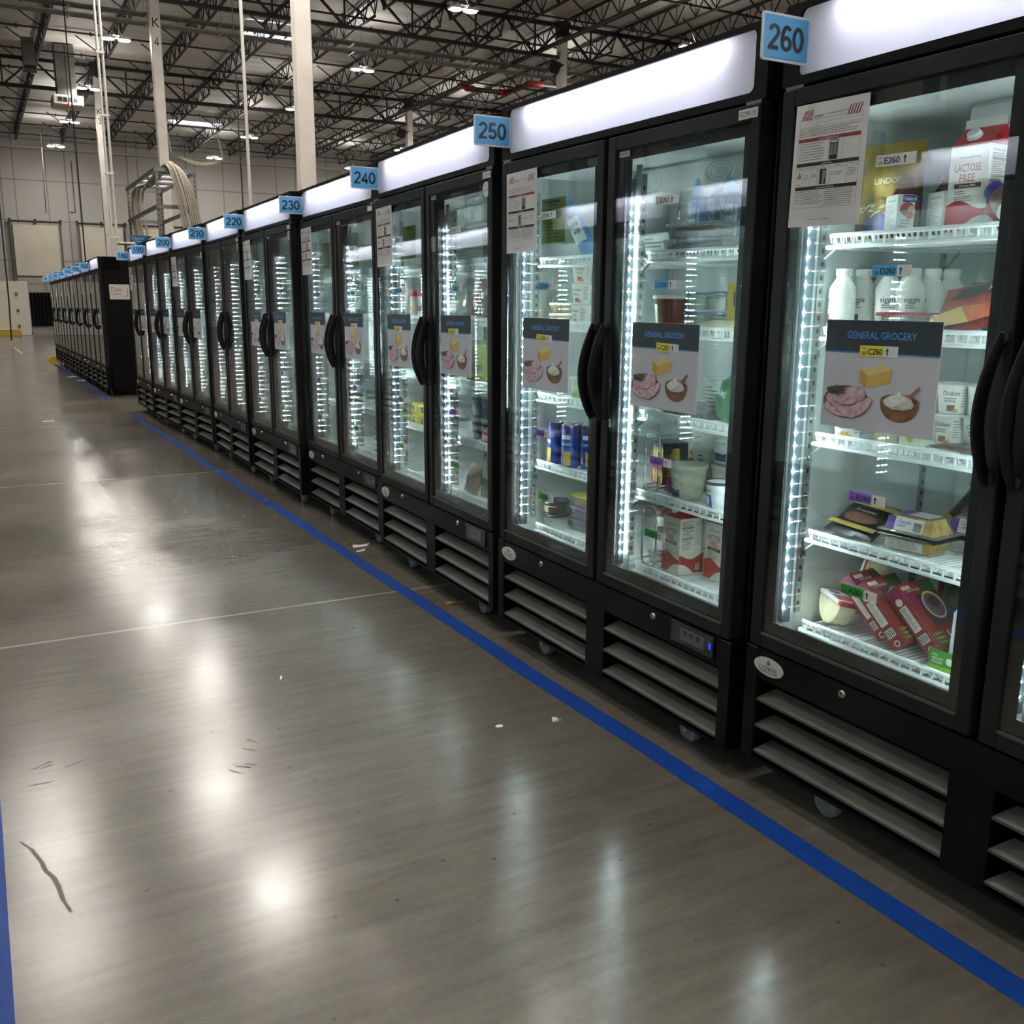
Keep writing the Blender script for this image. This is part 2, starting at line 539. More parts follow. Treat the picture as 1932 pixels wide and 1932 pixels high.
def make_fridge(full=True):
    r = empty('display_fridge')
    # body shell
    b = MB()
    b.cbox(0, .034, .055, FD, .10, 2.03, BLACK, .003)
    b.cbox(FW - .034, FW, .055, FD, .10, 2.03, BLACK, .003)
    b.box(.034, FW - .034, FD - .03, FD, .10, 2.03, BLACK)
    b.box(.034, FW - .034, .055, FD - .03, 1.80, 1.85, BLACK)
    b.box(.034, FW - .034, .075, FD - .03, .395, .432, BLACK)
    b.box(.034, FW - .034, .10, FD - .03, .10, .13, BLACK)
    b.box(.034, FW - .034, .12, .14, .13, .395, BLACKG)
    b.cbox(.660, .712, .052, .085, .43, 1.80, BLACK, .003)
    b.box(.0, FW, .05, .30, 1.836, 1.856, BLACKG)
    b.obj('cabinet', r)
    # white liner
    l = MB()
    x0, x1, y0, y1, z0, z1 = .036, FW - .036, .095, FD - .04, .436, 1.798
    l.box(.034, x0 + .004, .070, y1, z0, z1, WHITEIN)
    l.box(x1 - .004, FW - .034, .070, y1, z0, z1, WHITEIN)
    l.box(x0, x1, y1 - .006, y1, z0, z1, WHITEIN)
    l.box(x0, x1, .060, y1, z1 - .006, z1, WHITEIN)
    l.box(x0, x1, .060, y1, .432, z0 + .004, WHITEIN)
    l.obj('liner', r)
    # header light box
    h = MB()
    n = 5
    ring_plate(h, corner_match(0, FW, 1.845, 2.03, n), rrect(.046, FW - .046, 1.866, 2.015, .018, n), .006, .022, BLACK)
    h.box(0, FW, .022, .30, 2.016, 2.03, BLACK)
    h.box(0, FW, .022, .30, 1.845, 1.862, BLACK)
    h.box(0, .012, .022, .30, 1.862, 2.016, BLACK)
    h.box(FW - .012, FW, .022, .30, 1.862, 2.016, BLACK)
    h.box(.012, FW - .012, .105, .120, 1.862, 2.016, col('#c9cbd2', .6))
    h.box(.012, .016, .022, .105, 1.862, 2.016, col('#c9cbd2', .6))
    h.box(FW - .016, FW - .012, .022, .105, 1.862, 2.016, col('#c9cbd2', .6))
    h.box(.016, FW - .016, .022, .105, 1.862, 1.866, col('#c9cbd2', .6))
    ho = h.obj('header_box', r)
    p = MB()
    p.prism(rrect(.043, FW - .043, 1.8635, 2.0175, .018), .014, .018, ACRYLIC)
    p.obj('light_panel', r)
    t = MB()
    t.lathe([(.011, .16), (.011, FW - .16)], TUBE, (0, .050, 1.990), n=10, axis='x')
    t.obj('light_tube', r)
    # lower grille panel
    g = MB()
    P = [(.045, .640), (.747, 1.327)]
    gz0, gz1 = .100, .333
    g.cbox(0, .045, 0, .10, .091, .418, BLACK, .002)
    g.cbox(1.327, FW, 0, .10, .091, .418, BLACK, .002)
    g.box(.045, 1.327, .003, .10, gz1, .4175, BLACK)
    g.box(.045, 1.327, .003, .10, .0915, gz0, BLACK)
    g.box(.640, .747, .003, .10, gz0, gz1, BLACK)
    g.obj('grille_panel', r)
    for (a, c) in P:
        v = MB()
        for z in (.283, .207, .131):
            # pressed blade: top face rises inward, tapered left end, folded lip and underside
            V = [(a, .004, z - .010), (c, .004, z - .010), (c, .046, z + .018), (a + .028, .046, z + .018), (a, .004, z - .017), (c, .004, z - .017), (c, .046, z - .014), (a + .028, .046, z - .014)]
            v.add(V, [(0, 1, 2, 3), (0, 4, 5, 1), (4, 7, 6, 5), (0, 3, 7, 4), (1, 5, 6, 2), (3, 2, 6, 7)], LOUVER)
        v.obj('louver_vent', r)
    # oval badge
    bd = MB()
    cx, cz = .088, .376
    bd.prism([(cx + .053 * math.cos(2 * PI * k / 32), cz + .025 * math.sin(2 * PI * k / 32)) for k in range(32)], -.002, .002, col('#cfccca', .35))
    RED = col('#7c1f24', .5)
    bd.text('LOWE', cx, cz - .005, .014, RED, -.0026, w=.066, bold=False)
    bd.stroke([(cx - .034, cz - .015), (cx + .034, cz - .015)], .0012, RED, -.0026)
    bd.stroke([(cx - .006, cz + .008), (cx, cz + .021), (cx + .006, cz + .008), (cx - .006, cz + .008)], .0016, INKG, -.0026)
    bd.ell(cx, cz + .011, .003, .004, INKG, -.0027)
    bd.obj('badge', r)
    for x in (.338, 1.020):
        k = MB()
        k.lathe([(.011, 0), (.011, .007), (.0085, .010), (.004, .0105)], CHROME, (x, .003, .395), n=20, axis='y')
        k.box(x - .0012, x + .0012, -.0082, -.0076, .390, .400, INK)
        k.obj('lock', r)
    # control window
    cw = MB()
    cw.cbox(1.108, 1.303, -.003, .004, .347, .413, col('#17181a', .3), .001)
    cw.rect(1.112, 1.299, .351, .409, col('#3a3d40', .25), -.0034)
    cw.rect(1.155, 1.262, .362, .402, col('#5d6063', .3), -.0038)
    for q in range(3):
        cw.rect(1.170 + q * .028, 1.186 + q * .028, .380, .396, col('#2c2e31', .3), -.0042)
    cw.stroke([(1.108, .4135), (1.303, .4135)], .002, col('#6d6f70', .4), -.0042)
    cw.obj('control_panel', r)
    # casters
    for (x, y) in ((.25, .085), (1.12, .085), (.25, .68), (1.12, .68)):
        c = empty('caster', (x, y, 0), parent=r)
        fk = MB()
        fk.cbox(-.04, .04, -.035, .035, .094, .100, STEEL, .001)
        fk.lathe([(.024, .084), (.024, .094)], STEEL, (.0, 0, 0), n=14)
        for s in (-1, 1):
            fk.prism([(-.026, .086), (.026, .086), (.014, .036), (-.014, .030)], s * .019 - .0015, s * .019 + .0015, STEEL)
            fk.lathe([(.007, -.003), (.007, .003)], CHROME, (0, s * .022, .040), n=10, axis='y')
        fk.prism([(.010, .062), (.046, .048), (.05, .054), (.012, .072)], -.012, .012, STEEL)
        fk.obj('fork', c)
        w = MB()
        w.lathe([(.030, -.015), (.038, -.013), (.040, -.008), (.040, .008), (.038, .013), (.030, .015)], col('#8f9294', .5), (0, 0, .040), n=22, axis='y')
        w.obj('wheel', c)
    # LED bars
    for x, s in ((.049, 1), (.650, -1), (.722, 1), (1.323, -1)):
        a, d = led_bar(s, x == .722)
        ao = a.obj('led_housing', r, (x, .078, 0))
        d.obj('led_dots', ao)
    if full:
        # shelf standards and shelves
        for x in (.0425, .668, .704, 1.3295):
            for y in (.135, .60):
                if x in (.668, .704) and y < .2:
                    pass
                s = MB()
                s.box(x - .003, x + .003, y - .011, y + .011, .50, 1.74, STEEL)
                sd = 1 if x in (.0425, .704) else -1
                for q in range(36):
                    zz = .52 + q * .0335
                    s.box(x + sd * .003 - .0006, x + sd * .003 + .0006, y - .004, y + .004, zz, zz + .012, INK)
                s.obj('shelf_standard', r)
        me = wire_shelf().mesh('wire_shelf')
        clip = MB()
        for x in (0, .60):
            s = 1 if x == 0 else -1
            clip.tube([(x - s * .012, .012, -.062), (x - s * .004, .0, -.04), (x + s * .028, .006, -.013), (x + s * .05, .004, -.016)], .004, STEEL, n=5)
            clip.tube([(x - s * .012, .47, -.062), (x + s * .028, .475, -.012)], .004, STEEL, n=5)
        cm = clip.mesh('shelf_clip')
        for x in (.054, .716):
            for k, z in SHZ.items():
                o = bpy.data.objects.new('wire_shelf', me); COL.objects.link(o); o.parent = r
                o.location = (x, .138, z - .0035)
                q = bpy.data.objects.new('shelf_clip', cm); COL.objects.link(q); q.parent = o
    # evaporator cover under the cabinet roof
    ev = MB()
    ev.cbox(.30, 1.07, .30, .745, 1.70, 1.79, col('#cdd4d3', .5), .01)
    for cx in (.50, .87):
        for rr in (.03, .05, .07):
            ev.tube([(cx + rr * math.cos(2 * PI * k / 24), .296, 1.745 + .5 * rr * math.sin(2 * PI * k / 24)) for k in range(24)], .002, WIRE, n=4, closed=True)
    ev.obj('fan_cover', r)
    # doors
    fm = door_mesh().mesh('door_frame'); rm = frit().mesh('glass_border')
    pane = MB()
    for y in (.004, .018, .032):
        pane.box(.043, .628, y, y + .004, .466, 1.793, GLASS)
    pm = pane.mesh('glass_pane')
    gk = MB()
    ring_plate(gk, [(.655, 1.826), (.010, 1.826), (.010, .434), (.655, .434)], [(.640, 1.806), (.030, 1.806), (.030, .455), (.640, .455)], .045, .054, col('#202020', .7))
    gm = gk.mesh('gasket')
    hg = MB()
    hg.cbox(.004, .060, .004, .040, 1.8365, 1.8445, col('#8a8a88', .4, 1.), .001)
    hg.lathe([(.008, 1.8365), (.008, 1.855)], CHROME, (.02, .02, 0), n=10)
    hm = hg.mesh('hinge')
    for q, x in enumerate((.010, .697)):
        d = empty('door', (x, 0, 0), parent=r)
        for nm, me2 in (('door_frame', fm), ('glass_border', rm), ('glass_pane', pm), ('gasket', gm)):
            o = bpy.data.objects.new(nm, me2); COL.objects.link(o); o.parent = d
        handle_mesh(1).obj('handle', d, (.648 if q == 0 else .020, 0, 0))
        o = bpy.data.objects.new('hinge', hm); COL.objects.link(o); o.parent = d
        if q:
            o.location = (.665, 0, 0); o.scale = (-1, 1, 1)
    return r

def acrylic():
    m = bpy.data.materials.new('white_acrylic')
    m.use_nodes = True
    nt = m.node_tree
    nt.nodes.clear()
    L = nt.links.new
    out = N(nt, 'ShaderNodeOutputMaterial')
    tl = N(nt, 'ShaderNodeBsdfTranslucent'); tl.inputs[0].default_value = lin('#f0f0f5')
    df = N(nt, 'ShaderNodeBsdfDiffuse'); df.inputs[0].default_value = lin('#e8e8ee')
    gl = N(nt, 'ShaderNodeBsdfGlossy'); gl.inputs['Roughness'].default_value = .06
    a = N(nt, 'ShaderNodeMixShader'); a.inputs[0].default_value = .45
    L(tl.outputs[0], a.inputs[1]); L(df.outputs[0], a.inputs[2])
    fr = N(nt, 'ShaderNodeFresnel'); fr.inputs[0].default_value = 1.45
    b = N(nt, 'ShaderNodeMixShader'); L(fr.outputs[0], b.inputs[0])
    L(a.outputs[0], b.inputs[1]); L(gl.outputs[0], b.inputs[2]); L(b.outputs[0], out.inputs[0])
    return m
ACRYLIC = acrylic()

# ---- the row: (number, left end y, front x, turn in degrees)
ROWX = 1.827
ROW = [(180, 13.390, .010, -1.03), (190, 11.879, -.023, 1.41), (200, 10.407, -.001, 1.44), (210, 9.002, .043, -1.14), (220, 7.621, .035, -.94),
       (230, 6.236, .059, -.9), (240, 4.784, .003, -1.71), (250, 3.343, -.053, .29), (260, 1.926, -.029, 0.)]
FARROW = [(160, 17.070), (150, 18.47), (140, 19.87), (130, 21.27), (120, 22.67), (110, 24.07), (100, 25.47)]
FR = {}
def fplace(o, X, Y, deg):
    o.location = (X, Y, 0); o.rotation_euler = (0, 0, math.radians(deg) - PI / 2)
proto = make_fridge()
order = [(n, y, ROWX + dx, th) for n, y, dx, th in ROW] + [(n, y, 1.745, -.4 if n == 160 else .0) for n, y in FARROW]
for i, (n, y, X, th) in enumerate(order):
    o = proto if i == 0 else copy_tree(proto)
    fplace(o, X, y, th)
    if n == 260: o.scale = (1.022, 1, 1); o.rotation_euler.y = math.radians(.35)
    if n == 250: o.rotation_euler.y = math.radians(.6)
    FR[n] = o
    where = 'in the near row' if n >= 180 else 'in the far row'
    tag(o, 'black two-door glass display fridge with the blue %d sign at its left end' % n, 'fridge', 'black display fridges on the right of the aisle')
# the row across the aisle, just outside the picture, seen mirrored in the glass
def strip_shelves(o):
    for ch in list(o.children):
        if ch.name.split('.')[0] in ('wire_shelf', 'shelf_standard', 'fan_cover', 'caster', 'badge', 'lock', 'control_panel'):
            for g in list(ch.children): bpy.data.objects.remove(g)
            bpy.data.objects.remove(ch)
opp = copy_tree(proto); strip_shelves(opp)
for i, y in enumerate((-.9, .55, 2.0, 3.45, 4.9, 6.35, 7.8, 9.25, 10.7)):
    o = opp if i == 0 else copy_tree(opp)
    o.location = (-.22, y, 0); o.rotation_euler = (0, 0, PI / 2)
    tag(o, 'black two-door glass display fridge across the aisle, seen only mirrored in the glass doors', 'fridge', 'display fridges across the aisle')
bpy.context.view_layer.update()
def fmat(n):
    return FR[n].matrix_world.copy()
# ------------------------------------------------------------------ the hall
YW = 69.3                      # far wall
def roofz(y): return 12.1 + (50 - y) * .0098
def floor_mat():
    m, nt, b = new_mat('polished_concrete')
    L = nt.links.new
    tc = N(nt, 'ShaderNodeTexCoord')
    sep = N(nt, 'ShaderNodeSeparateXYZ'); L(tc.outputs['Object'], sep.inputs[0])
    n1 = N(nt, 'ShaderNodeTexNoise', i_Scale=.9, i_Detail=6, i_Roughness=.6); L(tc.outputs['Object'], n1.inputs['Vector'])
    mp = N(nt, 'ShaderNodeMapping'); mp.inputs['Scale'].default_value = (3, 26, 1); mp.inputs['Rotation'].default_value = (0, 0, .22); L(tc.outputs['Object'], mp.inputs[0])
    n2 = N(nt, 'ShaderNodeTexNoise', i_Scale=1., i_Detail=5, i_Roughness=.65); L(mp.outputs[0], n2.inputs['Vector'])
    n3 = N(nt, 'ShaderNodeTexNoise', i_Scale=55., i_Detail=4); L(tc.outputs['Object'], n3.inputs['Vector'])
    cr = N(nt, 'ShaderNodeValToRGB')
    cr.color_ramp.elements[0].position = .28; cr.color_ramp.elements[0].color = lin('#504b45')
    cr.color_ramp.elements[1].position = .72; cr.color_ramp.elements[1].color = lin('#777167')
    a = N(nt, 'ShaderNodeMath', operation='MULTIPLY_ADD'); a.inputs[1].default_value = .45; L(n2.outputs['Fac'], a.inputs[0])
    a2 = N(nt, 'ShaderNodeMath', operation='MULTIPLY'); a2.inputs[1].default_value = .42; L(n1.outputs['Fac'], a2.inputs[0]); L(a2.outputs[0], a.inputs[2])
    a3 = N(nt, 'ShaderNodeMath', operation='MULTIPLY_ADD'); a3.inputs[1].default_value = .16; L(n3.outputs['Fac'], a3.inputs[0]); L(a.outputs[0], a3.inputs[2])
    L(a3.outputs[0], cr.inputs[0])
    # small dark specks
    vo = N(nt, 'ShaderNodeTexVoronoi', i_Scale=9.); L(tc.outputs['Object'], vo.inputs['Vector'])
    sp = N(nt, 'ShaderNodeMapRange'); sp.inputs['From Min'].default_value = .02; sp.inputs['From Max'].default_value = .07; sp.inputs['To Min'].default_value = .45; sp.inputs['To Max'].default_value = 1.
    L(vo.outputs['Distance'], sp.inputs['Value'])
    mul = N(nt, 'ShaderNodeMix', data_type='RGBA', blend_type='MULTIPLY'); mul.inputs['Factor'].default_value = 1.
    L(cr.outputs[0], mul.inputs['A']); L(sp.outputs[0], mul.inputs['B'])
    # sawn joints across the aisle, one every 3.9 m
    wob = N(nt, 'ShaderNodeTexNoise', i_Scale=3.); L(tc.outputs['Object'], wob.inputs['Vector'])
    wy = N(nt, 'ShaderNodeMath', operation='MULTIPLY_ADD'); wy.inputs[1].default_value = .012; L(wob.outputs['Fac'], wy.inputs[0]); L(sep.outputs['Y'], wy.inputs[2])
    ad = N(nt, 'ShaderNodeMath', operation='ADD'); ad.inputs[1].default_value = -.27; L(wy.outputs[0], ad.inputs[0])
    pp = N(nt, 'ShaderNodeMath', operation='PINGPONG'); pp.inputs[1].default_value = 1.945; L(ad.outputs[0], pp.inputs[0])
    jt = N(nt, 'ShaderNodeMapRange'); jt.inputs['From Min'].default_value = .006; jt.inputs['From Max'].default_value = .012; L(pp.outputs[0], jt.inputs['Value'])
    jc = N(nt, 'ShaderNodeMix', data_type='RGBA'); L(jt.outputs[0], jc.inputs['Factor']); jc.inputs['A'].default_value = lin('#a3998a')
    L(mul.outputs['Result'], jc.inputs['B'])
    L(jc.outputs['Result'], b.inputs['Base Color'])
    rr = N(nt, 'ShaderNodeMapRange'); rr.inputs['From Min'].default_value = .35; rr.inputs['From Max'].default_value = .65; rr.inputs['To Min'].default_value = .165; rr.inputs['To Max'].default_value = .25
    L(n1.outputs['Fac'], rr.inputs['Value']); L(rr.outputs[0], b.inputs['Roughness'])
    b.inputs['Specular IOR Level'].default_value = .42
    bp = N(nt, 'ShaderNodeBump', i_Strength=.022, i_Distance=.004)
    hh = N(nt, 'ShaderNodeMath', operation='MULTIPLY_ADD'); hh.inputs[1].default_value = .5; L(n3.outputs['Fac'], hh.inputs[0]); L(n2.outputs['Fac'], hh.inputs[2])
    L(hh.outputs[0], bp.inputs['Height']); L(bp.outputs[0], b.inputs['Normal'])
    return m
X0, X1, Y0 = -18., 62., -14.
m = MB(); m.box(X0, X1, Y0, YW, -.2, 0, floor_mat()); tag(m.obj('floor'), kind='structure')

def wall_mat():
    m, nt, b = new_mat('tiltup_wall')
    L = nt.links.new
    tc = N(nt, 'ShaderNodeTexCoord'); sep = N(nt, 'ShaderNodeSeparateXYZ'); L(tc.outputs['Object'], sep.inputs[0])
    def lines(sock, off, half, w):
        ad = N(nt, 'ShaderNodeMath', operation='ADD'); ad.inputs[1].default_value = off; L(sock, ad.inputs[0])
        pp = N(nt, 'ShaderNodeMath', operation='PINGPONG'); pp.inputs[1].default_value = half; L(ad.outputs[0], pp.inputs[0])
        mr = N(nt, 'ShaderNodeMapRange'); mr.inputs['From Min'].default_value = w; mr.inputs['From Max'].default_value = w + .02; L(pp.outputs[0], mr.inputs['Value'])
        return mr
    a = lines(sep.outputs['X'], .3, .9, .02); c = lines(sep.outputs['X'], 1.1, 1.83, .03); d = lines(sep.outputs['Z'], -6.5, 1.2, .02)
    mn = N(nt, 'ShaderNodeMath', operation='MULTIPLY'); L(a.outputs[0], mn.inputs[0]); L(c.outputs[0], mn.inputs[1])
    mn2 = N(nt, 'ShaderNodeMath', operation='MULTIPLY'); L(mn.outputs[0], mn2.inputs[0]); L(d.outputs[0], mn2.inputs[1])
    mx = N(nt, 'ShaderNodeMix', data_type='RGBA'); L(mn2.outputs[0], mx.inputs['Factor'])
    mx.inputs['A'].default_value = lin('#858380'); mx.inputs['B'].default_value = lin('#b4b2ae')
    L(mx.outputs['Result'], b.inputs['Base Color']); b.inputs['Roughness'].default_value = .6
    return m
WALLM = wall_mat()
m = MB(); m.box(X0, X1, YW, YW + .3, 0, 12.6, WALLM); tag(m.obj('wall_far'), kind='structure')
m = MB(); m.box(X0, X1, Y0 - .3, Y0, 0, 13.2, WALLM); tag(m.obj('wall_near'), kind='structure')
m = MB(); m.box(X0 - .3, X0, Y0, YW, 0, 13.2, WALLM); tag(m.obj('wall_left'), kind='structure')
m = MB(); m.box(X1, X1 + .3, Y0, YW, 0, 13.2, WALLM); tag(m.obj('wall_right'), kind='structure')
DECK = noise_mat('roof_blanket', '#c4c1bc', '#dedbd6', 1.0, rough=.55, detail=5, bump=.9, stretch=(.25, 1.6, 1))
m = MB()
za, zb_ = roofz(Y0), roofz(YW)
m.add([(X0, Y0, za), (X1, Y0, za), (X1, YW, zb_), (X0, YW, zb_), (X0, Y0, za + .2), (X1, Y0, za + .2), (X1, YW, zb_ + .2), (X0, YW, zb_ + .2)],
      [(0, 1, 2, 3), (4, 7, 6, 5), (0, 4, 5, 1), (1, 5, 6, 2), (2, 6, 7, 3), (3, 7, 4, 0)], DECK)
tag(m.obj('ceiling'), kind='structure')

# ---- roof steel
SB = col('#1b1a19', .55)
GX = [6.1 + 15.2 * k for k in range(-1, 4)]
GY = [4.3, 19.5, 34.75, 50.0]
SP = 15.2 / 6
m = MB()
L_ = 15.2; D = .78; n = 13
m.box(-.05, .05, 0, L_, -.16, -.09, SB); m.box(-.045, .045, .4, L_ - .4, -D - .06, -D, SB)
pitch = (L_ - .8) / n
for i in range(n):
    y = .4 + i * pitch
    m.tube([(0, y, -D), (0, y + pitch / 2, -.12)], .026, SB, n=4, smooth=False)
    m.tube([(0, y + pitch / 2, -.12), (0, y + pitch, -D)], .026, SB, n=4, smooth=False)
    m.tube([(0, y, -D), (0, y, -.12)], .016, SB, n=4, smooth=False)
m.tube([(0, .0, -.12), (0, .4, -D)], .026, SB, n=4, smooth=False)
m.tube([(0, L_, -.12), (0, L_ - .4, -D)], .026, SB, n=4, smooth=False)
jm = m.mesh('bar_joist')
for gy in (19.5, 34.75, 50.0):
    for k in range(-2, 22):
        x = 3.567 + SP * k
        if x > 1.75 * (gy + 15.2) or x > 58: continue
        if x < -2: continue
        o = bpy.data.objects.new('bar_joist', jm); COL.objects.link(o)
        if gy == 50.0: o.scale = (1, (YW - .25 - 50) / 15.2, 1)
        o.location = (x, gy, roofz(gy)); o.rotation_euler = (-math.atan(.0098), 0, 0)
        tag(o, 'black steel bar joist with zigzag web running away from the camera under the roof', 'joist', 'bar joists under the roof')
# girders across
m = MB()
D = 1.25
m.box(0, L_, -.07, .07, -.16 - .0, -.02, SB); m.box(0, L_, -.07, .07, -D - .06, -D + .06, SB)
for i in range(6):
    x = i * SP
    m.tube([(x, 0, -.1), (x + SP / 2, 0, -D)], .055, SB, n=4, smooth=False)
    m.tube([(x + SP / 2, 0, -D), (x + SP, 0, -.1)], .055, SB, n=4, smooth=False)
    m.tube([(x + SP / 2, 0, -D), (x + SP / 2, 0, -.1)], .04, SB, n=4, smooth=False)
gm = m.mesh('roof_girder')
for gy in (34.75, 50.0):
    for gx in GX[:-1]:
        o = bpy.data.objects.new('roof_girder', gm); COL.objects.link(o)
        o.location = (gx, gy, roofz(gy) - .17)
        tag(o, 'deep black steel roof girder with wide V web spanning left to right', 'girder', 'girders spanning between the columns')
# bridging lines with kickers
for i in range(14):
    y = 22.1 + 3.42 * i
    if min(abs(y - g) for g in GY) < .5: y += .7
    zz = roofz(y)
    m = MB()
    xa, xb = (-2., min(58, 1.6 * y))
    m.box(xa, xb, y - .03, y + .03, zz - .80, zz - .74, SB)
    x = 3.567 - 2 * SP
    while x < xb:
        if x > xa + 1:
            m.tube([(x - .02, y, zz - .78), (x - 1.15, y, zz - .04)], .03, SB, n=4, smooth=False)
            m.box(x - 1.0, x - .95, y - .05, y + .05, zz - .84, zz - .70, SB)
        x += SP
    tag(m.obj('joist_bridging'), 'thin black steel bridging line with slanted kickers crossing the joists', 'brace', 'bridging lines crossing the joists')

# ---- columns
CW = noise_mat('column_paint', '#cfc8bf', '#dad4cc', 2, rough=.45)
def column(x, y, label, text=None, tz=None, group=None, w=.31):
    r = empty('steel_column', (x, y, 0))
    top = roofz(y) - .2
    m = MB(); m.cbox(-w / 2, w / 2, -w / 2, w / 2, 0, top, CW, .02); m.obj('shaft', r)
    m = MB(); m.cbox(-.3, .3, -.3, .3, 0, .03, SB, .004); m.obj('base_plate', r)
    m = MB(); m.box(-.26, .26, -.2, .2, top - .02, top + .06, SB); m.prism([(-.16, top - .5), (.16, top - .5), (.26, top), (-.26, top)], -.17, .17, SB); m.obj('cap_plate', r)
    if text:
        m = MB()
        for (t, z) in zip(text, tz): m.text(t, -.0, z, .27, INK, -w / 2 - .003, bold=False)
        m.obj('column_mark', r)
    tag(r, label, 'column', group)
column(6.10, 19.5, 'nearest white square steel column rising behind the fridges by the 230 sign')
column(6.10, 34.75, 'white steel column marked K 4 rising behind the cable rack', 'K4', (10.10, 9.55))
column(6.10, 50.0, 'farthest white steel column marked K 3 beside the thin vertical conduits', 'K3', (9.9, 9.5))
column(21.25, 34.75, 'grey-white steel column marked L rising behind the fridge left of the 260 sign', 'LL', (9.5, 8.2))
column(21.25, 50.0, 'distant grey-white steel column rising behind the fridge left of the 250 sign')

# ---- high-bay lamps: housing with two lit heads
def lamp_proto():
    r = empty('high_bay_lamp')
    m = MB()
    for s in (-1, 1):
        m.cbox(s * .26 - .20, s * .26 + .20, -.19, .19, .02, .10, col('#d9d9d9', .4), .01)
    m.cbox(-.10, .10, -.07, .07, .05, .16, col('#d9d9d9', .4), .01)
    m.obj('housing', r)
    m = MB()
    for s in (-1, 1):
        m.lathe([(.10, -.012), (.185, .0), (.19, .018)], LAMP, (s * .26, 0, 0), n=20, sy=.9)
    m.obj('lens', r)
    m = MB()
    for s in (-1, 1): m.box(s * .26 - .15, s * .26 + .15, -.14, .14, .101, .106, CEIL_FILL)  # glowing panels on the lamp tops, added to brighten the ceiling
    m.obj('ceiling_fill', r)
    m = MB()
    m.tube([(-.2, 0, .14), (0, 0, .5), (.2, 0, .14)], .006, STEEL, n=5)
    m.tube([(0, 0, .5), (0, 0, 1.55)], .006, STEEL, n=5)
    m.obj('hanger', r)
    return r
LAMP = emit('#fff8ee', 380); CEIL_FILL = emit('#fff8f0', 75)
lp = lamp_proto(); first = True
LZ = 10.3
spots = [(x, y, 0) for x in (5.42, 14.36, 23.3) for y in (29.36, 38.3, 47.2, 55.9, 64.6)]
spots += [(32.2, 38.3, 0), (32.2, 55.9, 0), (41.2, 47.2, 0)]
spots += [(x, y, 1) for x, y in ((.58, 22.5), (4.2, 22.4), (.5, 17.6), (4.35, 17.6), (7.0, 16.8), (4.2, 9.), (-3.5, 12), (10.5, 9), (12, 20), (.5, 4), (-8, 30), (8, 2), (-9, 4), (-3, -6), (5, -7), (14, -5), (-10, -8))]  # out of view; those behind the camera are added to light the signs
for x, y, out in spots:
    if (x, y) == (5.42, 29.36): pass
    o = lp if first else copy_tree(lp)
    first = False
    o.location = (x, y, LZ)
    tag(o, 'lit twin-head white high-bay lamp hanging under the roof', 'lamp', 'high-bay lamps under the roof')

# ---- skylights let into the roof
for (x, y, w, lab) in ((11.6, 41.2, 2.1, 'bright skylight strip in the roof left of the nearest white column'), (12.5, 61.0, 3.0, 'bright skylight in the roof right of column K 4, above the sagging cables')):
    r = empty('skylight', (x, y, roofz(y) - .02))
    m = MB()
    for s in (-1, 1):
        m.box(s * w / 2 - .03, s * w / 2 + .03, -.65, .65, -.32, .0, WHITE); m.box(-w / 2, w / 2, s * .65 - .03, s * .65 + .03, -.32, .0, WHITE)
    m.obj('curb', r)
    m = MB(); m.box(-w / 2 + .03, w / 2 - .03, -.62, .62, -.06, -.03, emit('#f4f8ff', 5)); m.obj('diffuser', r)
    tag(r, lab, 'skylight')
m = MB()
for k in range(4):
    P = [(11.0 + 2.9 * t, 60.2, 11.3 - 1.45 - (.28 + .05 * k) * math.sin(PI * t) * 1. - .25 * t) for t in [i / 14 for i in range(15)]]
    m.tube(P, .03, col('#d9d2bd', .6), n=5)
m.tube([(11.0, 60.2, 9.85), (10.8, 60.3, 11.6)], .045, col('#d9d2bd', .6), n=5); m.tube([(13.9, 60.2, 9.6), (13.6, 60.3, 11.4)], .045, col('#d9d2bd', .6), n=5)
tag(m.obj('sagging_cables'), 'pale cables sagging in a curve below the far skylight', 'cable')

# ---- conduit run and pipes
GALV = noise_mat('galvanised', '#858886', '#a4a6a3', 5, rough=.45, metal=.25)
r = empty('conduit_run', (0, 36.6, 0))
m = MB()
for k in range(6):
    m.tube([(-2, .09 * k, 10.86 - .0 * k), (34, .09 * k, 10.86)], .028, GALV, n=6)
    m.tube([(-2, .09 * k, 10.58), (34, .09 * k, 10.58)], .03, GALV, n=6)
m.obj('conduits', r)
for k in range(15):
    x = -1 + 2.4 * k
    h = MB()
    for z in (10.53, 10.81): h.box(x - .03, x + .03, -.10, .58, z - .03, z, GALV)
    for y in (-.08, .56): h.tube([(x, y, 10.5), (x, y, roofz(36.6) - .02)], .008, GALV, n=4)
    h.obj('trapeze_hanger', r)
tag(r, 'long bank of parallel grey conduits on trapeze hangers crossing below the roof', 'conduit')
PIPE = col('#232322', .45)
REDF = col('#7d1d17', .5)
r = empty('sprinkler_main', (20.1, 0, 10.9))
m = MB(); m.tube([(0, 64.5, 0), (0, 41, 0)], .085, PIPE, n=10); m.tube([(.2, 41, -.15), (1.9, 41, -.15)], .10, PIPE, n=10); m.tube([(2.05, 40.8, -.15), (2.05, 39, -.15)], .10, PIPE, n=10); m.tube([(2.2, 38.8, -.15), (4.4, 38.8, -.15)], .10, PIPE, n=10); m.tube([(0, 41.2, 0), (0, 24, 0)], .085, PIPE, n=10); m.obj('pipe', r)
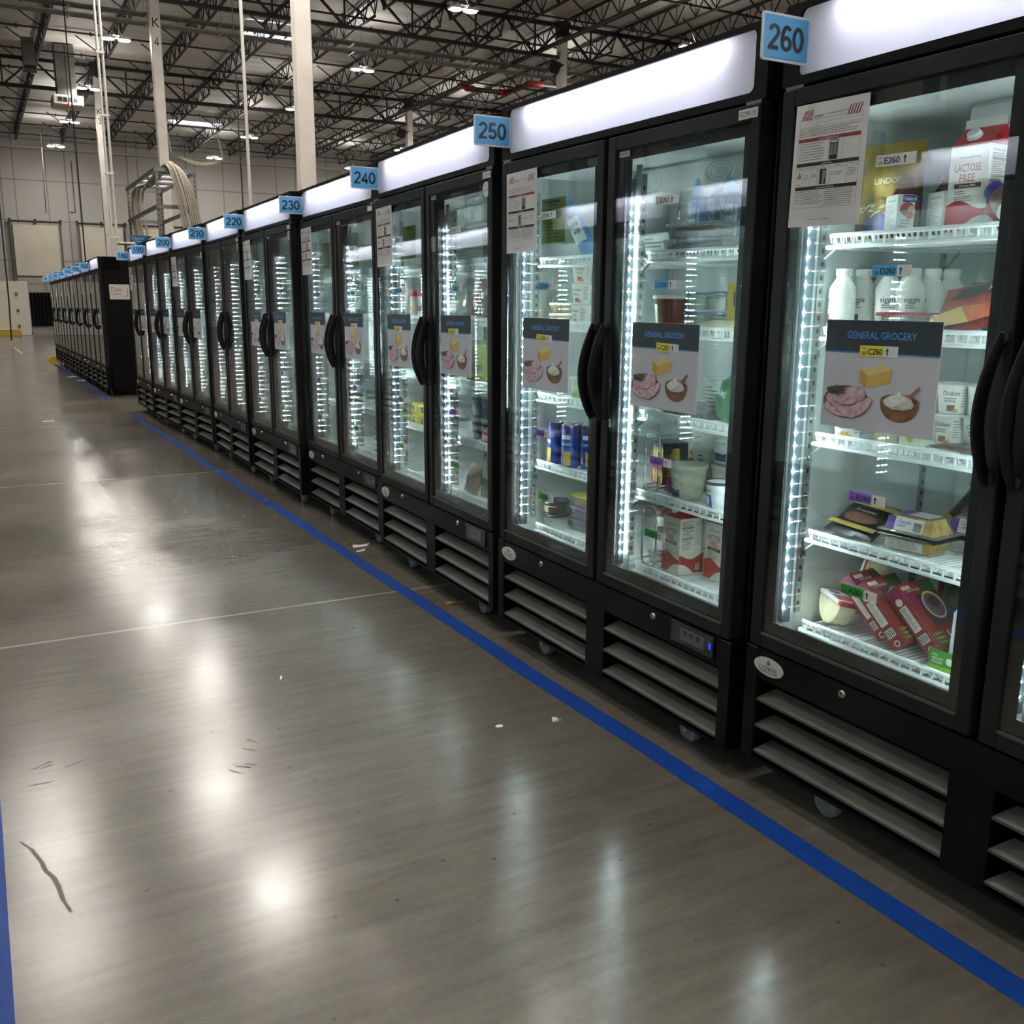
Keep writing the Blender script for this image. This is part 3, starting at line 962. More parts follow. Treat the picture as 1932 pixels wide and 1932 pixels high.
for P in ([(0, 41.5, 0), (0, 41.1, -.02), (.08, 41, -.14), (.45, 41, -.15)], [(1.7, 41, -.15), (2.02, 41, -.15), (2.05, 40.9, -.15), (2.05, 40.6, -.15)], [(2.05, 39.1, -.15), (2.05, 38.85, -.15), (2.15, 38.8, -.15), (2.65, 38.8, -.15)]):
    m = MB(); m.tube(P, .14, REDF, n=10); m.obj('pipe_elbow', r)
tag(r, 'black sprinkler main with red elbow fittings under the roof, left of column L', 'pipe')
def pipe(name, P, rad, mat, label, cat='pipe'):
    m = MB(); m.tube(P, rad, mat, n=8); tag(m.obj(name), label, cat)
pipe('wall_pipe', [(-2, YW - .6, 10.75), (24, YW - .6, 10.75)], .09, col('#b9b2a6', .5), 'long pale pipe running along the top of the far wall')
pipe('wall_conduit', [(30, 4, 0)] and [(24, YW - .5, 10.6), (52, YW - .5, 10.6)], .07, col('#b9b2a6', .5), 'pale pipe continuing along the far wall on the right')
m = MB()
for dx in (0, .12): m.tube([(3.75 + dx, 30, 0), (3.75 + dx, 30, roofz(30))], .036, col('#c9c7c2', .35), n=8)
for z in (3.2, 4.9, 6.4, 8.0, 9.4): m.box(3.70, 3.92, 29.95, 30.05, z - .03, z + .03, col('#d9d7d2', .4))
tag(m.obj('vertical_conduit'), 'pair of thin pale vertical conduits with straps beside column K 3', 'conduit')
pipe('vertical_conduit', [(5.1, 20, 0), (5.1, 20, roofz(20))], .032, col('#c2c1bd', .35), 'single thin grey vertical conduit left of the nearest white column', 'conduit')
BLK = col('#141414', .6)
pipe('hanging_cable', [(3.52, 35, 0), (3.50, 35, roofz(35))], .022, BLK, 'thin black cable hanging from the roof in front of the ventilation duct', 'cable')
pipe('hanging_cable', [(4.95, 20, 0), (4.93, 20.0, roofz(20))], .010, BLK, 'thin black cable hanging beside the single grey conduit', 'cable')
pipe('hanging_cable', [(1.20, 36.4, .2), (1.24, 36.4, 1.5), (1.25, 36.4, 7)], .025, BLK, 'thin black cable hanging at the left edge of the picture', 'cable')
pipe('hanging_cable', [(4.62, 65, 6.6), (4.70, 65, 11.0)], .03, INKG, 'thin grey drop cable hanging above the left dock door', 'cable')
pipe('wall_cable', [(6.3, YW - .05, 7.1), (6.6, YW - .05, 7.1), (6.6, YW - .05, 10.2)], .03, INKG, 'thin grey cable drop on the far wall between the dock doors', 'cable')

# ---- ventilation duct with diffuser, and a small duct
DUCT = noise_mat('duct_metal', '#5f5f5a', '#77766f', 1.5, rough=.4, metal=.7)
r = empty('ventilation_duct', (4.62, 48, 9.62))
m = MB(); m.cbox(-.38, .38, -.38, .38, .45, 2.45, DUCT, .01); m.box(-.40, .40, -.40, .40, 1.9, 1.94, DUCT); m.obj('duct', r)
m = MB(); m.cbox(-.60, .60, -.60, .60, .0, .42, col('#d5cec4', .5), .05); m.obj('diffuser_box', r)
m = MB()
for k in range(4): m.box(-.40 + .20 * k, -.24 + .20 * k, -.612, -.60, .14, .32, INK)
m.obj('louver_slots', r)
m = MB(); m.tube([(0, -.66, 2.4), (0, -.66, .1)], .02, BLK, n=6); m.lathe([(.04, .0), (.05, .1), (.03, .18)], col('#b8412c', .5), (0, -.66, -.05), n=10); m.obj('sprinkler_drop', r)
tag(r, 'tall grey ventilation duct ending in a white four-slot diffuser at upper left', 'duct')
r = empty('supply_duct', (3.15, 46, 10.55))
m = MB(); m.cbox(-.22, .22, -.3, .3, .15, 1.2, DUCT, .01); m.prism([(-.22, .16), (.22, .16), (.27, 0), (-.27, 0)], -.33, .33, DUCT); m.obj('duct', r)
m = MB(); m.box(-.21, .21, -.34, -.335, .01, .15, INK); m.box(-.24, .24, -.28, .28, -.012, -.004, INK); m.obj('opening', r)
tag(r, 'small square supply duct with a black opening at the upper left edge', 'duct')
for (x, y, z, lab) in ((20.75, 34.45, 10.4, 'black floodlight on column L above the fridge left of the 260 sign'), (20.65, 49.6, 10.15, 'black floodlight on the distant column left of the 250 sign')):
    r = empty('flood_light', (x, y, z))
    m = MB(); m.T = Matrix.Rotation(.5, 4, 'X') @ Matrix.Rotation(.25, 4, 'Y'); m.cbox(-.21, .21, -.1, .1, -.22, .22, BLK, .02); m.obj('housing', r)
    m = MB(); m.T = Matrix.Rotation(.5, 4, 'X') @ Matrix.Rotation(.25, 4, 'Y'); m.box(-.18, .18, -.08, .08, -.228, -.221, col('#bdbcb8', .3)); m.obj('lens', r)
    m = MB(); m.tube([(.2, 0, 0), (.45, .1, .15)], .03, BLK, n=6); m.obj('bracket', r)
    tag(r, lab, 'floodlight')

# ---- dock doors on the far wall
PANEL = noise_mat('dock_panel', '#cbc4b2', '#d6d0c0', 1, rough=.55)
SLAT = col('#a5a29b', .5)
for k in range(5):
    xa = 2.86 + 3.81 * k; xb = xa + 2.75
    r = empty('door_%d' % (k + 1), (xa, YW, 0))
    w = xb - xa
    m = MB(); m.cbox(.08, w - .08, -.22, -.02, 3.15, 6.24, PANEL, .03); m.obj('door_panel', r)
    m = MB()
    for q in range(7): m.cbox(.1, w - .1, -.14, -.02, .06 + .435 * q, .06 + .435 * q + .415, SLAT, .015)
    m.box(w / 2 + .2, w / 2 + .38, -.18, -.14, 0, 3.0, col('#8b8882', .5))
    m.obj('slatted_door', r)
    m = MB()
    for x in (-.06, w + .0): m.box(x, x + .07, -.3, -.02, 0, 6.45, col('#6b6863', .5))
    m.tube([(-.1, -.25, 6.42), (w + .1, -.25, 6.42)], .05, INK, n=6)
    for x in (-.05, w * .5, w + .05): m.box(x - .07, x + .07, -.34, -.2, 6.3, 6.58, col('#2d2b29', .5))
    m.obj('door_track', r)
    tag(r, kind='structure')
# ---- walk-in cooler box at left
CB = noise_mat('cooler_panel', '#dcd7cc', '#e4dfd5', 1.2, rough=.4)
r = empty('cooler_room', (-2.5, 50.2, 0))
m = MB(); m.cbox(0, 5.02, 0, 4.0, 0, 2.42, CB, .02); m.obj('cooler_wall', r)
d = empty('cooler_door', (2.9, -.02, 0), parent=r)
m = MB(); m.cbox(0, 1.60, -.12, 0, .24, 2.06, col('#e2dcc9', .4), .02); m.text('KEEP', .42, 1.85, .07, INKG, -.123); m.stroke([(.2, 1.62), (.9, 1.62)], .04, INKG, -.123); m.obj('door_leaf', d)
m = MB(); m.cbox(-.05, 1.68, -.30, .0, 0, .22, col('#c9a93c', .5), .01); m.obj('yellow_kick_plate', d)
for z in (.42, 1.12, 1.85):
    m = MB(); m.cbox(1.58, 1.68, -.16, -.02, z - .07, z + .07, col('#6a665f', .4), .01); m.obj('hinge', d)
tag(r, 'white walk-in cooler box with a cream door and yellow kick plate at far left', 'cooler')
# ---- rolling rack with black garments beside the cooler
r = empty('garment_rack', (2.70, 53.4, 0))
m = MB()
for x in (0, 1.05): m.tube([(x, 0, .12), (x, 0, 2.0)], .025, STEEL, n=6)
m.tube([(0, 0, 2.0), (1.05, 0, 2.0)], .025, STEEL, n=6); m.tube([(0, 0, .28), (1.05, 0, .28)], .035, STEEL, n=6)
for x in (0, 1.05):
    m.tube([(x, -.3, .1), (x, .3, .1)], .025, STEEL, n=6)
m.obj('rack_frame', r)
for x in (0, 1.05):
    for y in (-.3, .3):
        m = MB(); m.lathe([(.05, -.015), (.05, .015)], INK, (x, y, .05), n=12, axis='x'); m.obj('caster', r)
m = MB()
CLOTH = noise_mat('black_cloth', '#0b0b0c', '#191a1d', 6, rough=.85)
m.grid(lambda u, v: (.03 + .99 * u, .10 * math.sin(40 * u) + .05 * math.sin(91 * u + 6 * v) - .08, .36 + 1.6 * v), 80, 6, CLOTH)
m.grid(lambda u, v: (1.02 - .99 * u, .10 * math.sin(37 * u) + .16, .36 + 1.6 * v), 60, 4, CLOTH)
m.obj('hanging_cloth', r)
tag(r, 'rolling rack hung with black cloth between the cooler and the far fridges', 'rack')

# ---- slotted steel rack with cable bundles behind the row
r = empty('slotted_steel_rack', (2.86, 17.1, 0))
RW, RL, RH = .63, 3.2, 3.52
for (x, y) in ((0, 0), (RW, 0), (0, RL), (RW, RL)):
    m = MB()
    sx = 1 if x == 0 else -1; sy = 1 if y == 0 else -1
    m.box(min(x, x + sx * .045), max(x, x + sx * .045), y - .002, y + .002, 0, RH, STEEL)
    m.box(x - .002, x + .002, min(y, y + sy * .045), max(y, y + sy * .045), 0, RH, STEEL)
    for q in range(44):
        z = .1 + q * .078
        m.box(x + sx * .017, x + sx * .030, y - .0035, y + .0035, z, z + .035, INK)
        m.box(x - .0035, x + .0035, y + sy * .017, y + sy * .030, z, z + .035, INK)
    m.obj('upright', r)
for z in (RH - .05, RH - .62):
    for y in (0, RL):
        m = MB(); m.box(0, RW, y - .02, y + .02, z - .03, z + .03, STEEL); m.obj('cross_beam', r)
    for x in (0, RW):
        m = MB(); m.box(x - .02, x + .02, 0, RL, z - .03, z + .03, STEEL); m.obj('side_beam', r)
for y in (.5, 1.2, 1.9, 2.6):
    m = MB(); m.tube([(0, y, RH - .04), (RW, y, RH - .04)], .03, STEEL, n=6); m.obj('roller_bar', r)
tag(r, 'tall slotted steel rack standing behind the far fridges and draped with cables', 'rack')
CABM = col('#b9b0a2', .55)
def bundle(path, k, spread, label, seed):
    R = random.Random(seed); m = MB()
    for i in range(k):
        a = (i / (k - 1) - .5); jx, jy = R.uniform(-.02, .02), R.uniform(-.03, .03)
        P = []
        n = len(path)
        for q, p in enumerate(path):
            f = spread[q]
            P.append((p[0] + a * f + jx, p[1] + jy * 2 + a * .1, p[2] + R.uniform(-.006, .006) - abs(a) * .1 * (q < 3)))
        # smooth by midpoint subdivision
        for _ in range(2):
            Q = [P[0]]
            for s, e in zip(P[:-1], P[1:]):
                Q += [tuple(.75 * s[c] + .25 * e[c] for c in range(3)), tuple(.25 * s[c] + .75 * e[c] for c in range(3))]
            P = Q + [P[-1]]
        m.tube(P, .0125, CABM, n=5)
    tag(m.obj('cable_bundle'), label, 'cable', None)
bundle([(3.0, 18.6, 3.45), (3.08, 17.6, 3.60), (3.12, 17.05, 3.62), (3.22, 16.85, 3.3), (3.32, 16.8, 2.7), (3.42, 16.8, 1.9), (3.44, 16.8, .6)], 22, (.10, .12, .16, .26, .30, .26, .2), 'thick bundle of cream cables draped over the near end of the steel rack', 3)
bundle([(3.0, 18.6, 3.44), (3.0, 19.6, 3.50), (2.98, 19.95, 3.42), (2.97, 19.95, 3.0), (3.03, 19.95, 2.4), (3.16, 19.95, 1.8), (3.2, 19.95, .6)], 16, (.1, .16, .2, .24, .26, .24, .2), 'cream cable bundle hanging inside the far end of the steel rack', 5)
# ---- blue triangular hanging sign over the gap between the rows
r = empty('hanging_sign', (2.42, 16.4, 2.24))
m = MB(); m.prism([(-.13, .15), (.13, .15), (0, -.02)], -.004, .004, col('#2f6f96', .45)); m.prism([(.13, .15), (.22, .14), (.0, -.02)], .0, .006, col('#235878', .45)); m.obj('sign_board', r)
m = MB(); m.text('Regulated', .0, .105, .026, col('#a9cbe0', .5), -.006, w=.17); m.text('Waste', 0, .062, .024, col('#a9cbe0', .5), -.006, w=.09); m.obj('lettering', r)
tag(r, 'small blue triangular sign above the fridges by the 190 sign', 'sign')
m = MB(); m.cbox(2.10, 2.32, 16.0, 16.3, 2.235, 2.26, WHITE, .004); m.tube([(2.21, 16.15, 2.03), (2.21, 16.15, 2.24)], .012, STEEL, n=6)
tag(m.obj('shelf_board'), 'small white flat plate on a post just left of the 190 sign', 'plate')

# ---- dark shelving behind the opposite row (seen mirrored in the upper glass)
for k in range(6):
    y = -1.0 + 3.0 * k
    r = empty('storage_shelving', (-1.5, y, 0))
    m = MB()
    for yy in (0, 2.8):
        for xx in (0, -1.0): m.box(xx - .04, xx + .04, yy - .04, yy + .04, 0, 4.6, BLK)
    for z in (.3, 1.2, 2.1, 3.0, 3.9): m.box(-1.04, .04, 0, 2.8, z - .03, z + .03, BLK)
    m.obj('shelf_frame', r)
    m = MB()
    R = random.Random(k)
    for z in (2.13, 3.03, 3.93):
        yy = .1
        while yy < 2.5:
            w = R.uniform(.25, .45); m.cbox(-.7, R.uniform(-.06, .0), yy, yy + w - .02, z, z + R.uniform(.4, .7), rnd.choice([col('#24262a', .6), col('#34302c', .6), col('#1b1c1e', .6), col('#3a1f1e', .6)]), .01); yy += w
    tag(m.obj('stored_totes', r), kind='stuff')
    tag(r, 'dark storage shelving behind the fridges across the aisle, seen only mirrored in the glass', 'shelving', 'storage shelving across the aisle')

# ---- floor markings and litter
TAPE = noise_mat('blue_tape', '#0f3b8c', '#174aa3', 14, rough=.5, detail=6, stretch=(3, 1, 1), lo=.25, hi=.75, spec=.25)
WORN = noise_mat('worn_blue_tape', '#12377f', '#3d5488', 9, rough=.6, detail=8, lo=.45, hi=.70, spec=.15)
def tape(x0, x1, y0, y1, mat, label, wob=.006, seed=1):
    R = random.Random(seed); m = MB()
    n = max(6, int((y1 - y0) / .35)); P = []
    off = [0]
    for i in range(n): off.append(off[-1] * .8 + R.uniform(-wob, wob))
    m.grid(lambda u, v: (x0 + (x1 - x0) * u + off[int(round(v * n))], y0 + (y1 - y0) * v, .0012), 1, n, mat, smooth=False)
    tag(m.obj('floor_tape'), label, 'tape')
tape(1.660, 1.732, -.6, 6.5, TAPE, 'blue floor tape line in front of the near fridges, the nearer length')
tape(1.652, 1.724, 6.5, 12.93, WORN, 'worn blue floor tape line in front of the near fridges, the farther length', seed=4)
tape(1.640, 1.705, 15.2, 25.2, WORN, 'worn blue floor tape in front of the far fridges', seed=5)
tape(-.125, -.048, -.4, 3.4, TAPE, 'blue floor tape at the left edge in front of the opposite row', .002, seed=6)
tape(1.25, 1.30, 31, 36, col('#b9c3ae', .6), 'short pale floor tape strip beyond the far fridges', .02, seed=7)
m = MB()
path = [(-.012, 2.545), (.012, 2.49), (.030, 2.42), (.036, 2.37), (.052, 2.33), (.060, 2.27), (.063, 2.22), (.075, 2.165)]
DARK = col('#625c53', .5)
for i, (a, b) in enumerate(zip(path[:-1], path[1:])):
    w = (.003, .0045, .005, .005, .0055, .005, .003)[i]
    m.add([(a[0] - w, a[1], .0006), (a[0] + w, a[1], .0006), (b[0] + w, b[1], .0006), (b[0] - w, b[1], .0006)], [(0, 1, 2, 3)], DARK)
tag(m.obj('floor_crack_stain'), 'dark crooked streak on the concrete at lower left', 'stain')
def scuffs(c, label, seed, k=7, ang=2.3):
    R = random.Random(seed); m = MB()
    for i in range(k):
        x, y = c[0] + R.uniform(-.05, .05), c[1] + R.uniform(-.10, .10); l = R.uniform(.01, .035); w = R.uniform(.0015, .004); g = ang + R.uniform(-.6, .6)
        dx, dy = math.cos(g) * l, math.sin(g) * l; nx, ny = -math.sin(g) * w, math.cos(g) * w
        m.add([(x - dx - nx, y - dy - ny, .0007), (x + dx - nx, y + dy - ny, .0007), (x + dx + nx, y + dy + ny, .0007), (x - dx + nx, y - dy + ny, .0007)], [(0, 1, 2, 3)], DARK)
    tag(m.obj('floor_scuffs'), label, 'stain')
scuffs((.60, 2.76), 'group of short dark scuff marks on the floor left of centre', 2)
scuffs((.10, 2.95), 'few dark scuff marks on the floor near the left edge', 3, 4, .3)
def scrap(x, y, pts, mat, label, curl=.004):
    m = MB(); n = len(pts)
    top = [(x + a, y + b, .0015 + curl * abs(math.sin(2.1 * i))) for i, (a, b) in enumerate(pts)]
    bot = [(x + a, y + b, .0006) for a, b in pts]
    m.add(top + bot, [tuple(range(n)), tuple(range(2 * n - 1, n - 1, -1))] + [(i, n + i, n + (i + 1) % n, (i + 1) % n) for i in range(n)], mat)
    tag(m.obj('paper_scrap'), label, 'litter')
SCRAP = col('#e9e6e0', .7)
scrap(1.375, 2.58, [(.013 * math.cos(2 * PI * k / 18), .010 * math.sin(2 * PI * k / 18)) for k in range(18)], SCRAP, 'small white oval sticker on the floor in front of the 250 fridge', 0)
scrap(1.559, 2.528, [(-.016, -.004), (.0, -.012), (.014, -.008), (.012, .008), (.002, .004), (-.012, .010)], SCRAP, 'crumpled white paper scrap on the floor beside the blue tape', .012)
scrap(1.82, 5.08, [(-.05, -.02), (.03, -.03), (.06, .01), (.0, .02), (-.04, .02)], SCRAP, 'white paper scrap between the tape and the 240 fridge', .01)
scrap(1.78, 4.97, [(-.03, -.01), (.02, -.012), (.03, .012), (-.02, .012)], SCRAP, 'smaller white paper scrap beside the tape in front of the 240 fridge', .008)
scrap(1.82, 3.85, [(-.05, -.012), (-.01, -.02), (.05, -.008), (.03, .012), (-.03, .016)], col('#8a6a44', .8), 'small dry brown leaf under the front of the 250 fridge', .012)
scrap(.706, 12.55, [(-.06, -.03), (.07, -.02), (.06, .03), (-.05, .03)], SCRAP, 'white paper scrap in the middle of the aisle far away', .006)
scrap(1.63, 20.4, [(-.10, -.05), (.08, -.06), (.12, .05), (-.05, .07)], SCRAP, 'white scrap on the worn tape before the far fridges, the farther one', .01)
scrap(1.70, 19.3, [(-.08, -.05), (.07, -.04), (.05, .06), (-.07, .05)], SCRAP, 'white scrap beside the worn tape before the far fridges, the nearer one', .01)
scrap(.871, 3.32, [(-.008, -.016), (.0, -.018), (.008, .012), (.002, .016)], SCRAP, 'tiny white scrap on the floor right of the lamp reflections', .006)
r = MB(); r.prism([(-.16, 0), (.16, 0), (.10, .10), (-.02, .16), (-.12, .10)], -.14, .14, col('#d8b53a', .5)); tag(r.obj('wheel_chock', None, (1.72, 25.9, 0)), 'yellow wheel chock on the floor at the end of the far fridges', 'chock')
# ------------------------------------------------------------------ signs, posters and notices on the row
SKY = col('#58ade2', .4)
BOARD = col('#d9dfe6', .4)
DGREY = col('#22272f', .5)
def number_sign(n, X, Y, z0=1.898, rot=0.):
    r = empty('number_sign', (X, Y, z0), rot)
    m = MB(); m.prism(rrect(-.074, .074, 0, .104, .008), -.002, .002, BOARD); m.obj('sign_board', r)
    m = MB()
    m.poly(rrect(-.0685, .0685, .0055, .0985, .004), SKY, -.0026)
    m.text(str(n), 0, .052, .056, DGREY, -.0032, w=.112)
    m.obj('printed_number', r)
    m = MB(); m.cbox(.048, .0725, .0025, .016, .02, .06, BLACK, .001); m.obj('bracket', r)
    tag(r, 'blue and white sign reading %d standing out from the header lights' % n, 'sign', 'numbered aisle signs')
for (n, y, X, th) in order:
    fx = X
    dx = -.028 if n >= 180 else -.02
    number_sign(n, fx - .073 + (.010 if n == 260 else .004), y - (.086 if n in (250, 260) else .080), 1.883)

def poster_mesh():
    m = MB()
    W, H = .314, .250
    m.box(0, W, -.0008, 0, 0, H, col('#c4c0c6', .55))
    y = -.0012
    NAVY = col('#1d2430', .5)
    m.rect(0, W, H * .712, H, NAVY, y)
    m.rect(0, W, H * .700, H * .712, col('#3b78bd', .5), y)
    m.text('GENERAL GROCERY', W / 2, H * .868, .0155, col('#3f87d0', .5), y - .0004, w=.190)
    sx = W / 1932 * 1.06; 
    def q(px, py): return ((px - 130) / 1720 * W * 1.0, H - (py - 10) / 1640 * H * .99)
    def P(pts, mat, k): m.poly([q(*p) for p in pts], mat, y - .0003 * k)
    # butter block: three printed faces
    P([(720, 745), (845, 835), (830, 1020), (715, 935)], col('#c19a45', .5), 1)
    P([(845, 835), (1205, 715), (1180, 920), (830, 1020)], col('#cfa94e', .5), 1)
    P([(720, 745), (1070, 650), (1205, 715), (845, 835)], col('#d6c67f', .5), 1)
    # plate with ham slices
    def E(cx, cy, rx, ry, mat, k, a0=0, a1=2 * PI, rot=0):
        c = q(cx, cy); m.ell(c[0], c[1], rx / 1720 * W, ry / 1640 * H, mat, y - .0003 * k, a0=a0, a1=a1, rot=rot)
    E(530, 1260, 372, 250, col('#6f4a2a', .5), 1); E(530, 1250, 350, 232, col('#8a6238', .5), 2)
    HAM = noise_mat('printed_ham', '#c08d98', '#d9bdc3', 60, rough=.5, detail=3)
    EDGE = col('#7c3a44', .5)
    def smooth(pts, closed=True):
        for _ in range(3):
            Q = []
            n = len(pts)
            for i in range(n if closed else n - 1):
                a, b = pts[i], pts[(i + 1) % n]
                Q += [(.75 * a[0] + .25 * b[0], .75 * a[1] + .25 * b[1]), (.25 * a[0] + .75 * b[0], .25 * a[1] + .75 * b[1])]
            pts = Q
        return pts
    def slab(pts, k):
        P(smooth([(a + 6 * (1 if a > 540 else -1), b + 9) for a, b in pts]), EDGE, k); P(smooth(pts), HAM, k + 1)
    slab([(180, 1290), (320, 1250), (560, 1340), (640, 1480), (470, 1500), (300, 1450), (190, 1390)], 3)
    slab([(200, 1190), (280, 1130), (440, 1200), (440, 1330), (360, 1350), (230, 1270)], 5)
    slab([(400, 1320), (560, 1240), (700, 1220), (940, 1140), (950, 1220), (880, 1350), (740, 1460), (600, 1510), (450, 1440)], 7)
    slab([(330, 1080), (560, 1040), (680, 1000), (800, 1050), (730, 1240), (620, 1310), (420, 1320), (310, 1220)], 9)
    slab([(600, 1060), (720, 990), (800, 1030), (860, 1150), (780, 1230), (680, 1180)], 11)
    for L in ([(330, 1230), (450, 1290), (560, 1240), (640, 1120)], [(400, 1320), (560, 1300), (690, 1280), (700, 1200)], [(230, 1280), (380, 1370), (540, 1490)]):
        LL = smooth(L, False)
        m.stroke([q(*p) for p in LL], .0014, EDGE, y - .0042)
    GR = [col('#39482a', .6), col('#566640', .6), col('#2b3820', .6)]
    R = random.Random(4)
    for i in range(26):
        x0, y0 = 230 + R.uniform(0, 90), 1050 + R.uniform(0, 90); x1 = x0 + R.uniform(140, 260); y1 = y0 - R.uniform(-10, 60) + 10
        m.stroke([q(x0, y0), q(x1, y1)], .0022, GR[i % 3], y - .0044 - .00003 * i)
    # bowl of cream with spoon
    WD = noise_mat('printed_wood', '#6a4026', '#8a5a38', 30, rough=.5)
    m.poly([q(1060 + 285 - 285 * math.cos(t), 1150 + (330 * math.sin(t) ** .8)) for t in [PI * k / 20 for k in range(21)]], WD, y - .0004)
    E(1345, 1160, 283, 100, col('#9a6a48', .5), 2); E(1345, 1162, 258, 84, col('#593624', .5), 3)
    SPN = col('#8f6446', .5)
    m.stroke([q(1440, 1100), q(1520, 1060), q(1570, 1000), q(1610, 955)], .0072, SPN, y - .0013)
    m.stroke([q(1470, 1085), q(1500, 1150)], .010, SPN, y - .0014)
    CRM = [col('#cfc9c1', .5), col('#ded9d3', .5), col('#e9e6e1', .5)]
    P([(1110, 1170), (1180, 1110), (1260, 1070), (1350, 1050), (1440, 1090), (1520, 1130), (1560, 1200), (1540, 1250), (1420, 1290), (1260, 1290), (1140, 1240)], CRM[0], 6)
    E(1330, 1190, 190, 80, CRM[1], 7); E(1320, 1140, 120, 62, CRM[2], 8); E(1400, 1205, 110, 40, CRM[0], 9, rot=.4); E(1320, 1110, 70, 40, CRM[1], 10)
    P([(1280, 1110), (1345, 1000), (1375, 1090), (1340, 1120)], CRM[2], 11)
    E(1330, 1255, 60, 16, col('#b6a78f', .5), 12)
    return m.mesh('poster')
PM = poster_mesh()
POS = {260: ((.207, .521), (.88, 1.195))}
def on_front(n, s, z, obj, y=-.003):
    obj.matrix_world = fmat(n) @ Matrix.Translation((s, y, z))
side = ('left', 'right')
for (n, yy, X, th) in order:
    for d in (0, 1):
        if n == 210: continue
        if n == 260 and d == 1: s = .86; z = 1.045
        s = (.188 if d == 0 else .862); z = 1.037
        if n == 260: s = .207 if d == 0 else .88; z = 1.046
        o = bpy.data.objects.new('poster', PM); COL.objects.link(o)
        on_front(n, s, z, o)
        w = 'far fridge' if n < 180 else 'fridge'
        tag(o, 'food poster with butter, ham and cream on the %s door by the %d sign' % (side[d], n), 'poster', 'food posters on the fridge doors')

# lockout notice on letter paper
def notice_mesh():
    m = MB()
    W, H = .217, .279
    m.box(0, W, -.0006, 0, 0, H, PAPER)
    y = -.0010
    RED = col('#8e2b30', .6)
    def bx(x0, x1, z0, z1): m.stroke([(x0, z0), (x1, z0), (x1, z1), (x0, z1), (x0, z0)], .0006, INKG, y)
    x0, x1 = .014, W - .016
    for q in range(5):
        a = x0 + .004 + q * .007
        m.poly([(a, .243), (a + .0036, .243), (min(a + .0146, x0 + .042), .265), (min(a + .011, x0 + .0415), .265)], RED, y)
        a = x1 - .045 + q * .008
        m.poly([(a, .240), (a + .0036, .240), (a + .0126, .262), (a + .009, .262)], RED, y)
    m.text('amazon', .072, .250, .0062, INK, y, w=.028); m.text('Lockout/Tagout Energy Procedure', .128, .2515, .003, INKG, y, w=.078)
    bx(x0, x1, .226, .243); m.stroke([(x0 + .055, .226), (x0 + .055, .243)], .0005, INKG, y); m.stroke([(x0 + .055, .2345), (x1, .2345)], .0005, INKG, y)
    R = random.Random(2)
    def para(x0, x1, z1, k, dz=.0046, h=.0013):
        for i in range(k):
            z = z1 - i * dz; x = x0
            e = x0 + (x1 - x0) * R.uniform(.7, 1.)
            while x < e:
                w = R.uniform(.004, .011); m.rect(x, min(x + w, e), z - h / 2, z + h / 2, INKG, y); x += w + .0014
    para(x0, x1, .221, 4)
    def bar(z0, z1, mat, t):
        m.rect(x0, x1, z0, z1, mat, y); m.text(t, (x0 + x1) / 2, (z0 + z1) / 2, .0036, PAPER, y - .0004)
    bar(.194, .2015, RED, 'Lockout Application Process')
    para(x0 + .005, x0 + .088, .189, 7, .0060)
    bx(x0, x1, .146, .194); m.stroke([(x0 + .094, .146), (x0 + .094, .194)], .0005, INKG, y); m.stroke([(x1 - .05, .146), (x1 - .05, .194)], .0005, INKG, y)
    m.rect(.112, .137, .148, .192, INK, y); m.rect(.114, .135, .185, .190, col('#c9c7c4', .6), y - .0004)
    for a in (.1145, .1255): m.rect(a, a + .009, .158, .183, col('#77777a', .6), y - .0004)
    bar(.1385, .146, INK, 'Lockout Steps')
    bx(x0, x1, .092, .1385)
    for x in (.036, .060, .082, .118, .168): m.stroke([(x, .092), (x, .1385)], .0005, INKG, y)
    m.stroke([(x0, .131), (x1, .131)], .0005, INKG, y)
    m.poly([(.0175, .112), (.0325, .112), (.025, .126)], INK, y); m.poly([(.0195, .1132), (.0305, .1132), (.025, .1235)], col('#c99a3a', .6), y - .0003); m.rect(.0244, .0256, .1145, .120, INK, y - .0006)
    m.rect(.089, .108, .095, .129, INK, y); m.poly([(.096, .096), (.103, .096), (.107, .124), (.098, .128)], col('#8d8b88', .6), y - .0003)
    para(.038, .056, .118, 3); para(.062, .079, .118, 2); para(.122, .164, .119, 2); para(.171, .197, .124, 4); para(.018, .032, .098, 1)
    for x in (.02, .042, .064, .09, .135, .176): para(x, x + .014, .1345, 1)
    bar(.0845, .092, INK, 'Lockout Removal Process')
    bx(x0, x1, .043, .0845); m.stroke([(.106, .043), (.106, .0845)], .0005, INKG, y)
    para(x0 + .003, .103, .081, 7); para(.109, x1 - .003, .081, 8)
    para(.06, .15, .016, 1, h=.001)
    return m.mesh('lockout_notice')
NM = notice_mesh()
for (n, yy, X, th) in order:
    if n in (210, 190): continue
    o = bpy.data.objects.new('lockout_notice', NM); COL.objects.link(o)
    o.matrix_world = fmat(n) @ Matrix.Translation((.058, -.0025, 1.515)) @ Matrix.Rotation(.02 if n == 260 else rnd.uniform(-.02, .02), 4, 'Y')
    tag(o, 'white lockout notice with red and black bars, left door by the %d sign' % n, 'notice', 'lockout notices on the fridge doors')

